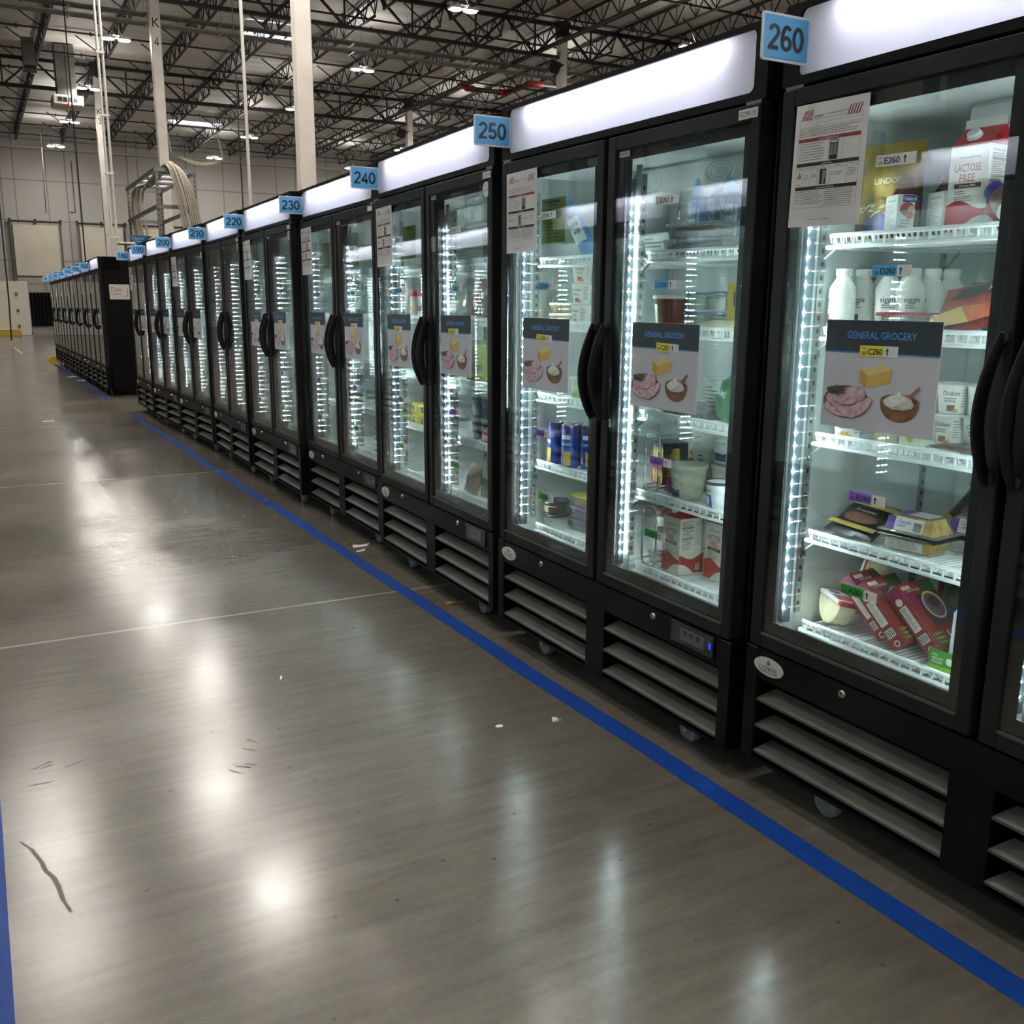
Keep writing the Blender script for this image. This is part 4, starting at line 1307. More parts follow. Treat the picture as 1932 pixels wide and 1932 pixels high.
# bin labels on the doors: one colour per shelf
LC = {'E': '#d6d4d2', 'D': '#4fa3d8', 'C': '#e2d23a', 'B': '#8f62c4', 'A': '#1f9a3a'}
LN = {'E': 'white', 'D': 'blue', 'C': 'yellow', 'B': 'purple', 'A': 'green'}
def bin_label(n, d, L, s, z, tilt=0.):
    num = n + d
    m = MB()
    W, H = .104, .0245
    m.box(0, W, -.0004, 0, 0, H, col('#d9d6d3', .5))
    y = -.0008
    m.rect(0, .066, 0, H, col(LC[L], .5), y)
    m.text('105', .003, .0072, .0088, INK, y - .0004, w=.0165, align='l', bold=False); m.text(L + '%d' % num, .021, .0115, .0132, INK, y - .0004, w=.042, align='l')
    for q in range(3): m.rect(.005 + q * .005, .0075 + q * .005, .0175, .0195, INK, y - .0004)
    m.poly([(.0745, .004), (.0775, .004), (.0775, .014), (.0805, .014), (.076, .0205), (.0715, .014), (.0745, .014)], INK, y - .0004)
    o = m.obj('bin_label')
    o.matrix_world = fmat(n) @ Matrix.Translation((s, -.0045 if L == 'C' else -.002, z)) @ Matrix.Rotation(tilt, 4, 'Y')
    tag(o, '%s shelf label reading 105 %s%d on the door glass' % (LN[L], L, num), 'label', 'shelf labels on the fridge doors')
for n in (260, 250, 240, 230, 220):
    for d in (0, 1):
        s0 = (.296 if d == 0 else .965)
        if n == 260: s0 = .310 if d == 0 else .975
        for L, z in (('E', 1.620), ('D', 1.385), ('C', 1.207), ('B', .868), ('A', .640)):
            ds = .02 * rnd.uniform(-1, 1) if n != 260 else 0
            bin_label(n, d, L, s0 + ds + (.014 if L in 'D' else 0), z + (.008 if n == 260 else 0), rnd.uniform(-.015, .03))
# tags at the top of the doors
def flat_tag(n, s, z, w, h, txt, mat, ink, name, label, yoff=-.002, cat='tag', group=None):
    m = MB(); m.box(0, w, -.0008, 0, 0, h, mat)
    if txt: m.text(txt, w / 2, h / 2, h * .55, ink, -.0013, w=w * .86, bold=False)
    o = m.obj(name); on_front(n, s, z, o, yoff); tag(o, label, cat, group)
for n, t in ((250, 'SCM-115'), (240, 'SCM-114'), (230, 'SCM-113'), (220, 'SCM-112'), (210, 'SCM-111')):
    flat_tag(n, 1.286, 1.803, .070, .024, t if n >= 240 else '', col('#d8d5d2', .5), INK, 'asset_tag', 'white asset tag%s above the right door by the %d sign' % (' reading ' + t if n >= 240 else '', n), group='asset tags above the doors')
for n in (250, 240, 230, 220, 210):
    flat_tag(n, .756, 1.773, .052, .016, 'REFRIGERATOR', col('#bdbcb8', .5), INK, 'door_sticker', 'small printed REFRIGERATOR sticker on the right door glass by the %d sign' % n, .0035, 'sticker', 'REFRIGERATOR stickers')
for n in (240, 220, 210, 200):
    m = MB(); m.prism([(.029 * math.cos(2 * PI * k / 28), .029 * math.sin(2 * PI * k / 28)) for k in range(28)], -.001, 0, col('#d5d3d0', .4))
    m.text('LOWE', 0, -.004, .010, col('#9a5a5c', .5), -.0015, w=.04, bold=False); m.stroke([(-.004, .007), (0, .017), (.004, .007)], .001, INKG, -.0015)
    o = m.obj('round_sticker'); on_front(n, 1.308, 1.765, o, .0025); tag(o, 'round white maker sticker at the top right glass of the fridge by the %d sign' % n, 'sticker', 'round maker stickers')
# green-yellow instruction sheets on the back walls, sheet on the end of the far row
for n in (250, 240, 230, 220):
    m = MB(); m.box(0, .16, -.0008, 0, 0, .15, col('#a9b636', .6))
    R = random.Random(n)
    for i in range(10): m.rect(.012, .012 + R.uniform(.09, .135), .125 - i * .012, .128 - i * .012, col('#7d8730', .6), -.0012)
    m.rect(.02, .12, .135, .142, INKG, -.0012)
    o = m.obj('instruction_sheet'); on_front(n, {250: .228, 240: .30, 230: .33, 220: .35}[n], 1.545, o, .0445)
    tag(o, 'yellow-green instruction sheet behind the left door glass by the %d sign' % n, 'sheet', 'instruction sheets inside the fridges')
m = MB()
m.box(0, .28, -.001, 0, 0, .215, col('#d8d2cc', .6))
m.stroke([(.06, .17), (.035, .17), (.035, .06)], .006, INK, -.0016); m.stroke([(.2, .05), (.25, .05), (.25, .16)], .006, INK, -.0016)
for i in range(4): m.rect(.07, .07 + .03 * (3 + i % 2), .15 - i * .012, .154 - i * .012, INKG, -.0016)
for a in (.08, .115, .15): m.ell(a, .075, .016, .012, col('#b98f90', .6), -.0016)
o = m.obj('end_notice')
o.matrix_world = fmat(160) @ Matrix.Translation((FW + .002, .13, 1.42)) @ Matrix.Rotation(PI / 2, 4, 'Z')
tag(o, 'white landscape notice taped to the black end panel of the far row', 'notice')

# the lit blue indicator beside the control window of one fridge
m = MB(); m.cbox(1.284, 1.293, -.0055, -.0034, .375, .392, emit('#2030ff', 2.2), .0005)
o = m.obj('indicator_light', FR[250])
# ------------------------------------------------------------------ groceries
bpy.context.view_layer.update()
def put(name, label, cat, n, s, y, z, deg=0., group=None, pre=None):
    o = empty(name); M = fmat(n) @ Matrix.Translation((s, y, z)) @ Matrix.Rotation(math.radians(deg), 4, 'Z')
    if pre is not None: M = M @ pre
    o.matrix_world = M
    tag(o, label, cat, group)
    return o
def putm(m, name, label, cat, n, s, y, z, deg=0., group=None, pre=None):
    o = m.obj(name); M = fmat(n) @ Matrix.Translation((s, y, z)) @ Matrix.Rotation(math.radians(deg), 4, 'Z')
    if pre is not None: M = M @ pre
    o.matrix_world = M
    tag(o, label, cat, group)
    return o
def RX(d): return Matrix.Rotation(math.radians(d), 4, 'X')
def RY(d): return Matrix.Rotation(math.radians(d), 4, 'Y')
def TR(x, y, z): return Matrix.Translation((x, y, z))
IVORY = col('#e8e6da', .4); REDC = col('#c3272d', .4); NAVYB = col('#1f3550', .5); TXT = col('#4a4a48', .6); MAROON = col('#5a1e2a', .5)
def lines(m, x0, x1, z1, k, dz, h, y, seed=1, mat=TXT):
    R = random.Random(seed)
    for i in range(k):
        m.rect(x0, x0 + (x1 - x0) * R.uniform(.6, 1.), z1 - i * dz - h / 2, z1 - i * dz + h / 2, mat, y)
def side_T(m, w):
    """print on the +x side face: returns with transform set"""
    m.T = TR(w, 0, 0) @ Matrix.Rotation(PI / 2, 4, 'Z')
# ---- gable milk carton
def milk(label, n, s, y, z, deg=0., group='milk cartons'):
    r = put('milk_carton', label, 'milk', n, s, y, z, deg, group)
    w, d, h, g = .096, .096, .190, .045
    m = MB()
    m.cbox(0, w, 0, d, 0, h, IVORY, .0015)
    # printed red wave on front and side
    def face(front):
        e = -.0006
        top = [(w * k / 16, .062 + .010 * math.sin(k / 16 * 5.2 + (0 if front else 2.2))) for k in range(17)]
        arch = [(w * k / 16, max(.0, .038 - .9 * (w * k / 16 - (w * .95 if front else .0)) ** 2 / w * 1.1) ) for k in range(17)]
        for i in range(16):
            a0, b0 = max(.004, arch[i][1]), max(.004, arch[i + 1][1])
            m.poly([(top[i][0], a0), (top[i + 1][0], b0), top[i + 1], top[i]], REDC, e)
        if front:
            m.text('amazon grocery', w * .5, .166, .0058, TXT, e, w=.052)
            m.text('LACTOSE', w * .47, .143, .0165, REDC, e, w=.064); m.text('FREE', w * .47, .121, .0165, REDC, e, w=.038)
            m.rect(.016, .080, .099, .109, MAROON, e); m.text('Whole Milk', .048, .104, .0048, IVORY, e - .0004, w=.04)
            lines(m, .018, .05, .092, 2, .005, .0016, e, 3); lines(m, .018, .078, .081, 3, .0045, .0012, e, 4)
        else:
            m.text('Nutrition Facts', .030, .178, .0055, INK, e, w=.046)
            lines(m, .008, .056, .170, 19, .0046, .0014, e, 5); m.rect(.006, .058, .121, .1225, INK, e); m.rect(.006, .058, .158, .1595, INK, e)
            lines(m, .062, .088, .176, 16, .0052, .0010, e, 6)
            m.rect(.066, .084, .014, .034, IVORY, e - .0003)
            for q in range(9): m.rect(.0675 + q * .0018, .0684 + q * .0018, .016, .033, INK, e - .0006)
    face(True)
    side_T(m, w); face(False); m.T = None
    m.obj('carton_body', r)
    m = MB()
    t = h + g
    m.add([(0, 0, h), (w, 0, h), (w, d, h), (0, d, h), (0, d / 2, t), (w, d / 2, t), (.022, d / 2, h + .030), (w - .022, d / 2, h + .030)],
          [(0, 1, 5, 4), (2, 3, 4, 5), (1, 2, 7), (3, 0, 6), (1, 7, 5), (2, 5, 7), (0, 4, 6), (3, 6, 4)], REDC)
    m.obj('gable_top', r)
    m = MB(); m.box(0, w, d / 2 - .0012, d / 2 + .0012, t - .002, t + .017, IVORY); m.obj('top_seam', r)
    m = MB(); m.T = TR(w * .42, d * .24, h + g * .47) @ RX(43); m.lathe([(.017, 0), (.017, .004), (.0145, .005), (.014, .013), (.012, .0145)], WHITE, n=18); m.obj('cap', r)
    return r
# ---- generic round tub, cup, bottle
def tub(name, label, cat, n, s, y, z, r0, r1, h, body, lid, lidh=.008, deg=0., group=None, art=None, lidr=None):
    o = put(name, label, cat, n, s, y, z, deg, group)
    m = MB(); m.lathe([(r0 * .92, 0), (r0, .003), (r1, h)], body, n=26)
    if art: art(m, r0, r1, h)
    m.obj('tub', o)
    if lid:
        L = (lidr or r1) + .003
        m = MB(); m.lathe([(L, h - lidh), (L + .001, h - .001), (L - .002, h + .002), (L - .007, h + .002), (L - .009, h - .0005)], lid, n=26); m.obj('lid', o)
    return o
def band(m, r0, r1, h, z0, z1, a0, a1, mat, off=.0006):
    f = lambda z: r0 + (r1 - r0) * z / h + off
    m.wrap(f(z0), 0, 0, a0, a1, z0, z1, mat, R1=f(z1))
def btext(m, r0, r1, h, t, a, z, hh, mat, w=None, off=.0012):
    R = r0 + (r1 - r0) * z / h + off
    m.text(t, a * R, z, hh, mat, w=w, bend=(R, 0, 0))
def blines(m, r0, r1, h, a0, a1, z1, k, dz, hh, mat=TXT, seed=1):
    R = random.Random(seed)
    for i in range(k):
        z = z1 - i * dz; band(m, r0, r1, h, z - hh / 2, z + hh / 2, a0, a0 + (a1 - a0) * R.uniform(.6, 1), mat, .001)
def bottle(name, label, cat, n, s, y, z, r, h, neck, body, cap, deg=0., group=None, art=None, pre=None, caph=.018):
    o = put(name, label, cat, n, s, y, z, deg, group, pre)
    m = MB(); m.lathe([(r * .9, 0), (r, .005), (r, h * .62), (r * .96, h * .70), (neck * 1.15, h * .84), (neck, h * .87), (neck, h - caph)], body, n=24)
    if art: art(m, r, r, h)
    m.obj('bottle_body', o)
    m = MB(); m.lathe([(neck + .003, h - caph), (neck + .003, h - .001), (neck + .001, h)], cap, n=20); m.obj('cap', o)
    return o
def box(name, label, cat, n, s, y, z, w, d, h, mat, deg=0., group=None, art=None, pre=None, c=.0015):
    m = MB(); m.cbox(0, w, 0, d, 0, h, mat, c)
    if art: art(m, w, d, h)
    return putm(m, name, label, cat, n, s, y, z, deg, group, pre)
def pouch(name, label, cat, n, s, y, z, w, h, t, mat, deg=0., lean=0., roll=0., group=None, art=None, crumple=.004, seed=1, e=.5):
    m = MB(); m.pillow(w, h, t, mat, crumple=crumple, seed=seed, e=e)
    if art: art(m, w, h, t)
    return putm(m, name, label, cat, n, s, y, z, deg, group, RX(lean) @ RY(roll))
E_, D_, C_, B_, A_ = (SHZ[k] + .003 for k in 'EDCBA')

# =========================== fridge 260, left door
F = 260
milk('large red and white milk carton on the top shelf by the 260 sign', F, .338, .205, E_, 4)
GOLD = noise_mat('gold_foil', '#6d581a', '#a58a36', 14, rough=.32, metal=.45)
def lindt(m, w, h, t):
    m.text('LINDOR', .02, h * .60, .014, IVORY, -t / 2 - .004, w=.075); m.text('ASSORTED', -.005, h * .42, .008, INK, -t / 2 - .003)
    R = random.Random(3)
    for i in range(26):
        x, z = R.uniform(-.06, .07), h * R.uniform(.24, .36); a = R.uniform(-.5, .9)
        m.stroke([(x, z), (x + .012 * math.cos(a), z + .012 * math.sin(a))], .003, IVORY, -t / 2 - .003)
    m.ell(.0, h * .17, .045, .028, col('#1d2350', .3), -t / 2 - .002)
    m.ell(.012, h * .17, .022, .018, col('#3a46a0', .25), -t / 2 - .003)
pouch('candy_bag', 'gold foil candy bag on the top shelf by the 260 sign', 'bag', F, .120, .27, E_, .19, .235, .07, GOLD, 8, art=lindt, crumple=.003)
JUICE = col('#5e1f2b', .25)
def juice(label, s, y, deg):
    r = put('juice_bottle', label, 'juice', F, s, y, E_, deg, 'juice bottles on the top shelf')
    m = MB(); m.cbox(-.032, .032, -.032, .032, 0, .105, JUICE, .009); m.lathe([(.030, .105), (.022, .118), (.016, .124), (.016, .130)], JUICE, n=16)
    m.obj('bottle_body', r)
    m = MB()
    m.rect(-.0325, .0325, .010, .100, WHITE, -.0326)
    m.rect(-.0325, .0325, .010, .020, col('#8dbb2e', .5), -.0329)
    m.text('Goodness', 0, .088, .0075, TXT, -.0329, w=.045, bold=False); lines(m, -.026, .022, .078, 11, .005, .0011, -.0329, 3)
    m.T = TR(.0, 0, 0) @ Matrix.Rotation(PI / 2, 4, 'Z')
    m.rect(-.0325, .010, .010, .100, WHITE, -.0326)
    m.rect(-.020, .016, .082, .099, col('#2a4a86', .4), -.0330); m.text('Naked', -.002, .0905, .009, WHITE, -.0334, w=.030)
    m.ell(-.008, .066, .018, .016, col('#b73a44', .4), -.0330); m.ell(.002, .060, .010, .014, col('#d8d0b8', .4), -.0333); m.ell(-.014, .058, .008, .006, col('#5f8a45', .4), -.0334); m.ell(-.002, .052, .010, .009, col('#c94b52', .4), -.0336)
    m.text('STRAWBERRY', -.010, .040, .0042, TXT, -.0330, w=.028); m.text('BANANA', -.010, .033, .0042, TXT, -.0330, w=.022); lines(m, -.026, .0, .027, 4, .0034, .001, -.0330, 9)
    m.T = None
    m.obj('label', r)
    m = MB(); m.lathe([(.018, .128), (.018, .140), (.016, .141)], col('#6b2a35', .35), n=16); m.obj('cap', r)
juice('maroon juice bottle with fruit label, nearest the gold bag by the 260 sign', .200, .235, -26)
juice('maroon juice bottle with white label next to the milk carton by the 260 sign', .300, .262, -20)
r = put('coffee_drink', 'brown drink bottle with blue cap lying across the milk carton by the 260 sign', 'bottle', F, .508, .195, 1.535, 0, None, RY(-52) @ RX(-10))
m = MB(); m.lathe([(.028, -.07), (.030, -.06), (.030, .02), (.022, .05), (.017, .058)], col('#6a4136', .3), n=20); m.obj('bottle_body', r)
m = MB(); m.lathe([(.0305, -.055), (.0305, .005)], WHITE, n=20, cap0=False, cap1=False); m.obj('label', r)
m = MB(); m.lathe([(.021, .05), (.021, .075), (.018, .077)], col('#23246e', .35), n=20); m.obj('cap', r)
# D shelf: white drinkable yogurt bottles
MILKY = col('#e3e7e1', .35)
def siggi(m, r0, r1, h):
    btext(m, r0, r1, h, 'siggis', .55, .082, .0125, col('#2d4152', .5), w=.040); blines(m, r0, r1, h, .1, 1.0, .068, 2, .006, .0022, seed=3)
    m.ell(0, 0, .0001, .0001, TXT, -1e-4)
    band(m, r0, r1, h, .022, .045, .2, .75, col('#6a4a35', .5)); blines(m, r0, r1, h, -.9, -.45, .075, 9, .0065, .002, seed=8)
for i, (s, y, dg, lb) in enumerate(((0.080, 0.178, -60, 'first white yogurt drink bottle at far left by the 260 sign'), (0.082, 0.248, -12, 'second white yogurt drink bottle from the left by the 260 sign'), (0.084, 0.318, 30, 'third white yogurt drink bottle from the left by the 260 sign'), (0.152, 0.262, 8, 'fourth white yogurt drink bottle from the left by the 260 sign'), (0.154, 0.330, -2, 'fifth white yogurt drink bottle from the left by the 260 sign'), (0.220, 0.262, 14, 'sixth white yogurt drink bottle from the left by the 260 sign'), (0.222, 0.332, -40, 'seventh white yogurt drink bottle from the left by the 260 sign'), (0.224, 0.402, -10, 'last and rearmost white yogurt drink bottle by the 260 sign'))):
    bottle('yogurt_drink_bottle', lb, 'bottle', F, s, y, D_, .033, .158, .0165, MILKY, MILKY, dg, 'white yogurt drink bottles', siggi)
# clear tub with red rim lid
def cleartub(label, n, s, y, z, w, d, h, rim, fill, deg=0, name='food_container', fillh=.8, group=None):
    r = put(name, label, 'container', n, s, y, z, deg, group)
    m = MB(); m.add([(.008, .008, 0), (w - .008, .008, 0), (w - .008, d - .008, 0), (.008, d - .008, 0), (0, 0, h), (w, 0, h), (w, d, h), (0, d, h)], [(0, 3, 2, 1), (0, 1, 5, 4), (1, 2, 6, 5), (2, 3, 7, 6), (3, 0, 4, 7)], CLEARTUB); m.obj('clear_shell', r)
    if fill is not None:
        m = MB(); q = .010
        hh = h * fillh
        m.grid(lambda u, v: (q + (w - 2 * q) * u, q + (d - 2 * q) * v, hh + .003 * math.sin(19 * u + 8 * v) * math.sin(15 * v)), 10, 10, fill)
        m.box(q, w - q, q, d - q, .002, hh - .004, fill); m.obj('contents', r)
    m = MB(); m.cbox(-.004, w + .004, -.004, d + .004, h - .003, h + .006, rim, .003); m.obj('lid', r)
    return r
cleartub('clear food tub with red lid before the white bottles by the 260 sign', F, .200, .170, D_, .20, .055, .045, col('#a8323c', .35), noise_mat('berry_fill', '#6d3a44', '#b5868c', 40, rough=.4))
CHAR = col('#15171a', .2)
for k, (z, lb) in enumerate(((D_, 'lower black plastic bowl stacked behind the snack bag by the 260 sign'), (D_ + .062, 'upper black plastic bowl stacked behind the snack bag by the 260 sign'))):
    m = MB(); m.lathe([(.045, 0), (.060, .02), (.080, .052), (.086, .054), (.086, .058), (.07, .059)], CHAR, n=26); m.lathe([(.084, .057), (.070, .060), (.0, .061)], FILM, n=26)
    putm(m, 'food_bowl', lb, 'bowl', F, .435, .335, z, 0, 'black plastic bowls')
JERK = noise_mat('jerky_bag_print', '#7d1b1c', '#a8301f', 9, rough=.35)
def jerk(m, w, h, t):
    m.poly([(-w * .46, h * .05), (w * .1, h * .05), (-w * .1, h * .42), (-w * .46, h * .3)], col('#cbb06a', .5), -t / 2 - .004)
    m.poly([(-w * .1, h * .42), (w * .1, h * .05), (w * .46, h * .12), (w * .46, h * .36)], col('#c4571f', .5), -t / 2 - .004)
    m.poly([(-w * .3, h * .60), (w * .46, h * .66), (w * .46, h * .84), (-w * .2, h * .80)], INK, -t / 2 - .004); m.text('Jerky', .05, h * .72, .012, IVORY, -t / 2 - .005)
pouch('jerky_bag', 'red and orange snack bag lying under the blue shelf label by the 260 sign', 'bag', F, .455, .150, D_ + .012, .19, .15, .03, JERK, -6, -42, -14, art=jerk, crumple=.003, seed=4)
# C shelf
def chob(fruit, seed):
    def art(m, r0, r1, h):
        btext(m, r0, r1, h, 'Chobani', .15, h * .70, .010, INK, w=.040); blines(m, r0, r1, h, -.3, .5, h * .52, 2, .006, .002, seed=seed)
        band(m, r0, r1, h, h * .10, h * .30, -.1, .45, col(fruit, .5)); band(m, r0, r1, h, h * .06, h * .18, .35, .7, col('#caa23a', .5)); blines(m, r0, r1, h, .9, 1.5, h * .8, 7, .0065, .0016, seed=seed + 1)
    return art
CUP = col('#ecebe1', .4)
def ycup(label, n, s, y, z, fruit='#8f3a2a', deg=0, group='white yogurt cups', seed=1, up=True):
    o = tub('yogurt_cup', label, 'cup', n, s, y, z, .029, .037, .072, CUP, col('#dadfe0', .25), .003, deg, group, chob(fruit, seed))
    return o
k = 0
for (s, y, z, lb) in ((.352, .275, 0, 'lower front'), (.430, .280, 0, 'lower right'), (.352, .280, .0745, 'upper front'), (.430, .285, .0745, 'upper right'), (.392, .355, .0745, 'upper rear')):
    ycup('white yogurt cup by the 260 sign, %s in the stack right of the poster' % lb, F, s, y, C_ + z + .012, ('#8f3a2a', '#b0752a', '#7c4a2a')[k % 3], 10 * k, 'white yogurt cups', k); k += 1
ycup('single white yogurt cup peeking out below the left of the 260 poster', F, .120, .19, C_, '#c9a040', 20)
box('carton', 'pale green carton with pear print below the food poster by the 260 sign', 'carton', F, .285, .185, C_, .055, .05, .07, col('#dfe6cf', .5), 12, None, lambda m, w, d, h: (m.ell(w * .5, h * .4, .009, .014, col('#c9b53a', .5), -.0005), lines(m, .008, w - .01, h * .85, 3, .006, .002, -.0005)))
cleartub('clear tub with peach filling peeking out below the 260 poster', F, .190, .19, C_, .085, .07, .06, CLEARTUB, noise_mat('peach_fill', '#b98a4c', '#d8b27c', 30, rough=.5))
r = put('meat_tray', 'black tray of dark packaged meat below the right of the 260 poster', 'tray', F, .375, .150, C_, 3)
m = MB(); m.cbox(0, .17, 0, .10, .0, .016, CHAR, .004); m.obj('tray', r)
m = MB(); m.pillow(.17, .10, .022, FILM, crumple=.002); 
m = MB(); m.grid(lambda u, v: (.006 + .158 * u, .006 + .088 * v, .0165 + .010 * math.sin(PI * u) ** .3 * math.sin(PI * v) ** .3 + .0015 * math.sin(23 * u + 9 * v)), 14, 10, noise_mat('dark_meat', '#2a1114', '#54201f', 40, rough=.25)); m.obj('contents', r)
m = MB(); m.rect(.02, .10, .004, .015, col('#b9b6ae', .5), -.0008); m.rect(.105, .14, .004, .014, col('#2b4f8f', .5), -.0008); m.obj('label', r)
# B shelf
BLKF = col('#121213', .28)
def stripe(m, w, h, t):
    for z in (.18, .80): m.rect(-w * .46, w * .46, h * z - .010, h * z + .006, col('#9c8a44', .4), -t / 2 - .003)
    m.text('Prosciutto', 0, h * .60, .010, IVORY, -t / 2 - .004, bold=False); m.ell(0, h * .40, .05, .02, col('#6b4638', .5), -t / 2 - .003)
pouch('meat_pouch', 'black gold-striped pouch lying flat on the purple-label shelf by the 260 sign', 'pouch', F, .150, .185, B_ + .010, .15, .15, .028, BLKF, 14, -62, 10, art=stripe, crumple=.004, seed=2)
pouch('meat_pouch', 'black pouch with gold stripes leaning behind the cheese packs by the 260 sign', 'pouch', F, .295, .44, B_, .20, .17, .03, BLKF, -10, -30, 18, art=stripe, crumple=.005, seed=6)
CHEESE = noise_mat('sliced_cheese', '#cf941a', '#e6c86e', 60, rough=.5, stretch=(1, 1, .25), lo=.4, hi=.6)
def cheese(label, s, y, z, flip, deg):
    r = put('cheese_pack', label, 'cheese', F, s, y, z, deg, 'clear packs of sliced cheese')
    w, d, h = .150, .095, .044
    def frus(m, q, mat, hh):
        a = q
        P = [(a, a, .004), (w - a, a, .004), (w - a, d - a, .004), (a, d - a, .004), (a + .016, a + .012, hh), (w - a - .016, a + .012, hh), (w - a - .016, d - a - .012, hh), (a + .016, d - a - .012, hh)]
        if flip: P = [(p[0], p[1], h - p[2]) for p in P]
        F_ = [(0, 3, 2, 1), (4, 5, 6, 7), (0, 1, 5, 4), (1, 2, 6, 5), (2, 3, 7, 6), (3, 0, 4, 7)]
        m.add(P, F_ if not flip else [f[::-1] for f in F_], mat)
    m = MB(); frus(m, .007, CHEESE, h - .003); m.obj('cheese_slices', r)
    m = MB(); frus(m, .004, FILM, h); m.obj('clear_shell', r)
    m = MB(); zz = 0 if not flip else h - .006
    m.cbox(-.006, w + .006, -.006, d + .006, zz, zz + .005, CHAR if flip else CLEARTUB, .002); m.obj('rim', r)
    m = MB()
    if not flip:
        sl = math.atan2(.012, h - .004)
        m.T = TR(0, .003, .004) @ RX(-math.degrees(sl))
        m.rect(.014, .036, .002, .036, col('#5b3a8c', .5), -.0014); m.rect(.036, .112, .002, .036, col('#d8d3cf', .5), -.0014)
        m.text('COLBY JACK', .060, .024, .0058, col('#43346a', .5), -.0018, w=.04); m.text('CHEESE', .053, .015, .0058, col('#43346a', .5), -.0018, w=.026); lines(m, .039, .06, .031, 1, .003, .0012, -.0018)
        for q in range(11): m.rect(.088 + q * .0019, .0891 + q * .0019, .006, .028, INK, -.0018)
        m.T = None
        m.add([(.03, .02, h + .001), (.12, .02, h + .001), (.12, .08, h + .001), (.03, .08, h + .001)], [(0, 1, 2, 3)], col('#d8d3cf', .5)); m.add([(.03, .02, h + .0014), (.058, .02, h + .0014), (.058, .08, h + .0014), (.03, .08, h + .0014)], [(0, 1, 2, 3)], col('#5b3a8c', .5))
        m.T = TR(.088, .05, h + .0018) @ RX(-90); m.text('COLBY JACK', 0, 0, .007, col('#43346a', .5), 0, w=.05); m.T = None
    else:
        m.rect(.02, .12, .010, .034, col('#d2cec8', .5), -.002); lines(m, .025, .112, .031, 5, .0042, .0013, -.0025, 5)
    m.obj('label', r)
cheese('upper cheese pack of the front stack on the purple-label shelf by the 260 sign', .252, .185, B_ + .049, False, 5)
cheese('lower cheese pack of the front stack on the purple-label shelf by the 260 sign', .252, .185, B_, True, 5)
cheese('upper cheese pack of the rear stack on the purple-label shelf by the 260 sign', .345, .300, B_ + .049, False, 7)
cheese('lower cheese pack of the rear stack on the purple-label shelf by the 260 sign', .345, .300, B_, True, 7)
# A shelf
PROV = noise_mat('provolone', '#d5cda6', '#e6dfc0', 12, rough=.5, stretch=(6, 1, 1))
def provo(label, s, y, z, deg, pre):
    r = put('cheese_pack', label, 'cheese', F, s, y, z, deg, 'half-round provolone packs', pre)
    R_ = .066
    m = MB(); m.prism([(R_ * math.cos(PI + PI * k / 18), R_ * math.sin(PI + PI * k / 18)) for k in range(19)], -.022, .022, PROV); m.obj('cheese_slices', r)
    m = MB(); m.cbox(-.074, .074, -.028, .028, 0, .012, col('#a5222b', .45), .003); m.cbox(-.060, .060, -.0285, .0285, .0018, .0125, WHITE, .001); m.obj('card_header', r)
    m = MB(); m.T = RX(-90); 
    m.T = TR(0, 0, .0135) @ RX(-90); m.rect(-.05, .02, -.02, .02, WHITE, 0); m.rect(.0, .05, -.022, .022, col('#a5222b', .45), -.0004); m.ell(-.03, 0, .016, .016, col('#2a47a0', .4), -.0006); m.text('Provolone', .02, 0, .008, WHITE, -.001, w=.05); m.rect(-.072, -.055, -.02, .02, col('#8db52c', .5), -.0004); m.T = None
    m.obj('label', r)
provo('half-round provolone pack lying under the green shelf label by the 260 sign', .108, .22, A_ + .068, -24, RX(-12))
provo('half-round provolone pack on end behind the first one by the 260 sign', .118, .33, A_ + .128, -30, RY(-58))
BXR = col('#8e1a25', .45)
def redbox(m, w, d, h):
    e = -.0006
    m.rect(w * .22, w * .78, h * .34, h * .72, IVORY, e); lines(m, w * .30, w * .70, h * .70, 14, h * .024, .0012, e - .0003)
    m.rect(w * .18, w * .82, h * .16, h * .28, WHITE, e)
    for q in range(5): m.rect(w * (.22 + .12 * q), w * (.28 + .12 * q), h * .17, h * .27, INK, e - .0003)
    m.ell(w * .5, h * .79, w * .24, w * .24, IVORY, e); m.ell(w * .5, h * .06, w * .2, w * .2, IVORY, e); m.ell(w * .5, h * .06, w * .13, w * .13, BXR, e - .0003)
    side_T(m, w)
    m.rect(0, d, h * .84, h, col('#a02630', .5), e); m.rect(.008, .045, h * .90, h * .96, IVORY, e - .0003); m.text('SANDWICHES', d * .35, h * .875, .006, IVORY, e - .0004)
    m.rect(d * .55, d, h * .82, h * .97, col('#2c5a2c', .5), e - .0003)
    m.poly([(d * .30, h * .30), (d * .98, h * .30), (d * .98, h * .80), (d * .30, h * .80)], col('#1c1614', .5), e)
    m.ell(d * .66, h * .60, .040, .040, col('#cfc8bc', .4), e - .0003); m.ell(d * .66, h * .60, .034, .034, col('#7a5632', .5), e - .0006); m.ell(d * .68, h * .64, .022, .018, col('#3a1a1c', .5), e - .0009)
    for q in range(3): m.rect(d * .06, d * .42, h * (.05 + .065 * q), h * (.10 + .065 * q), col('#6d7a33', .5), e - .0003); m.text('FLAVOR', d * .24, h * (.075 + .065 * q), .004, IVORY, e - .0006)
    m.rect(d * .50, d * .54, h * .05, h * .22, IVORY, e - .0003)
    m.T = None
for i, (s, y, lb) in enumerate(((.272, .195, 'leftmost of three slanting red breakfast boxes by the 260 sign'), (.336, .175, 'middle of three slanting red breakfast boxes by the 260 sign'), (.404, .215, 'rightmost of three slanting red breakfast boxes by the 260 sign'))):
    box('breakfast_box', lb, 'box', F, s, y, A_ + .003, .042, .14, .185, BXR, 8, 'slanting red breakfast boxes', redbox, RY(-46))
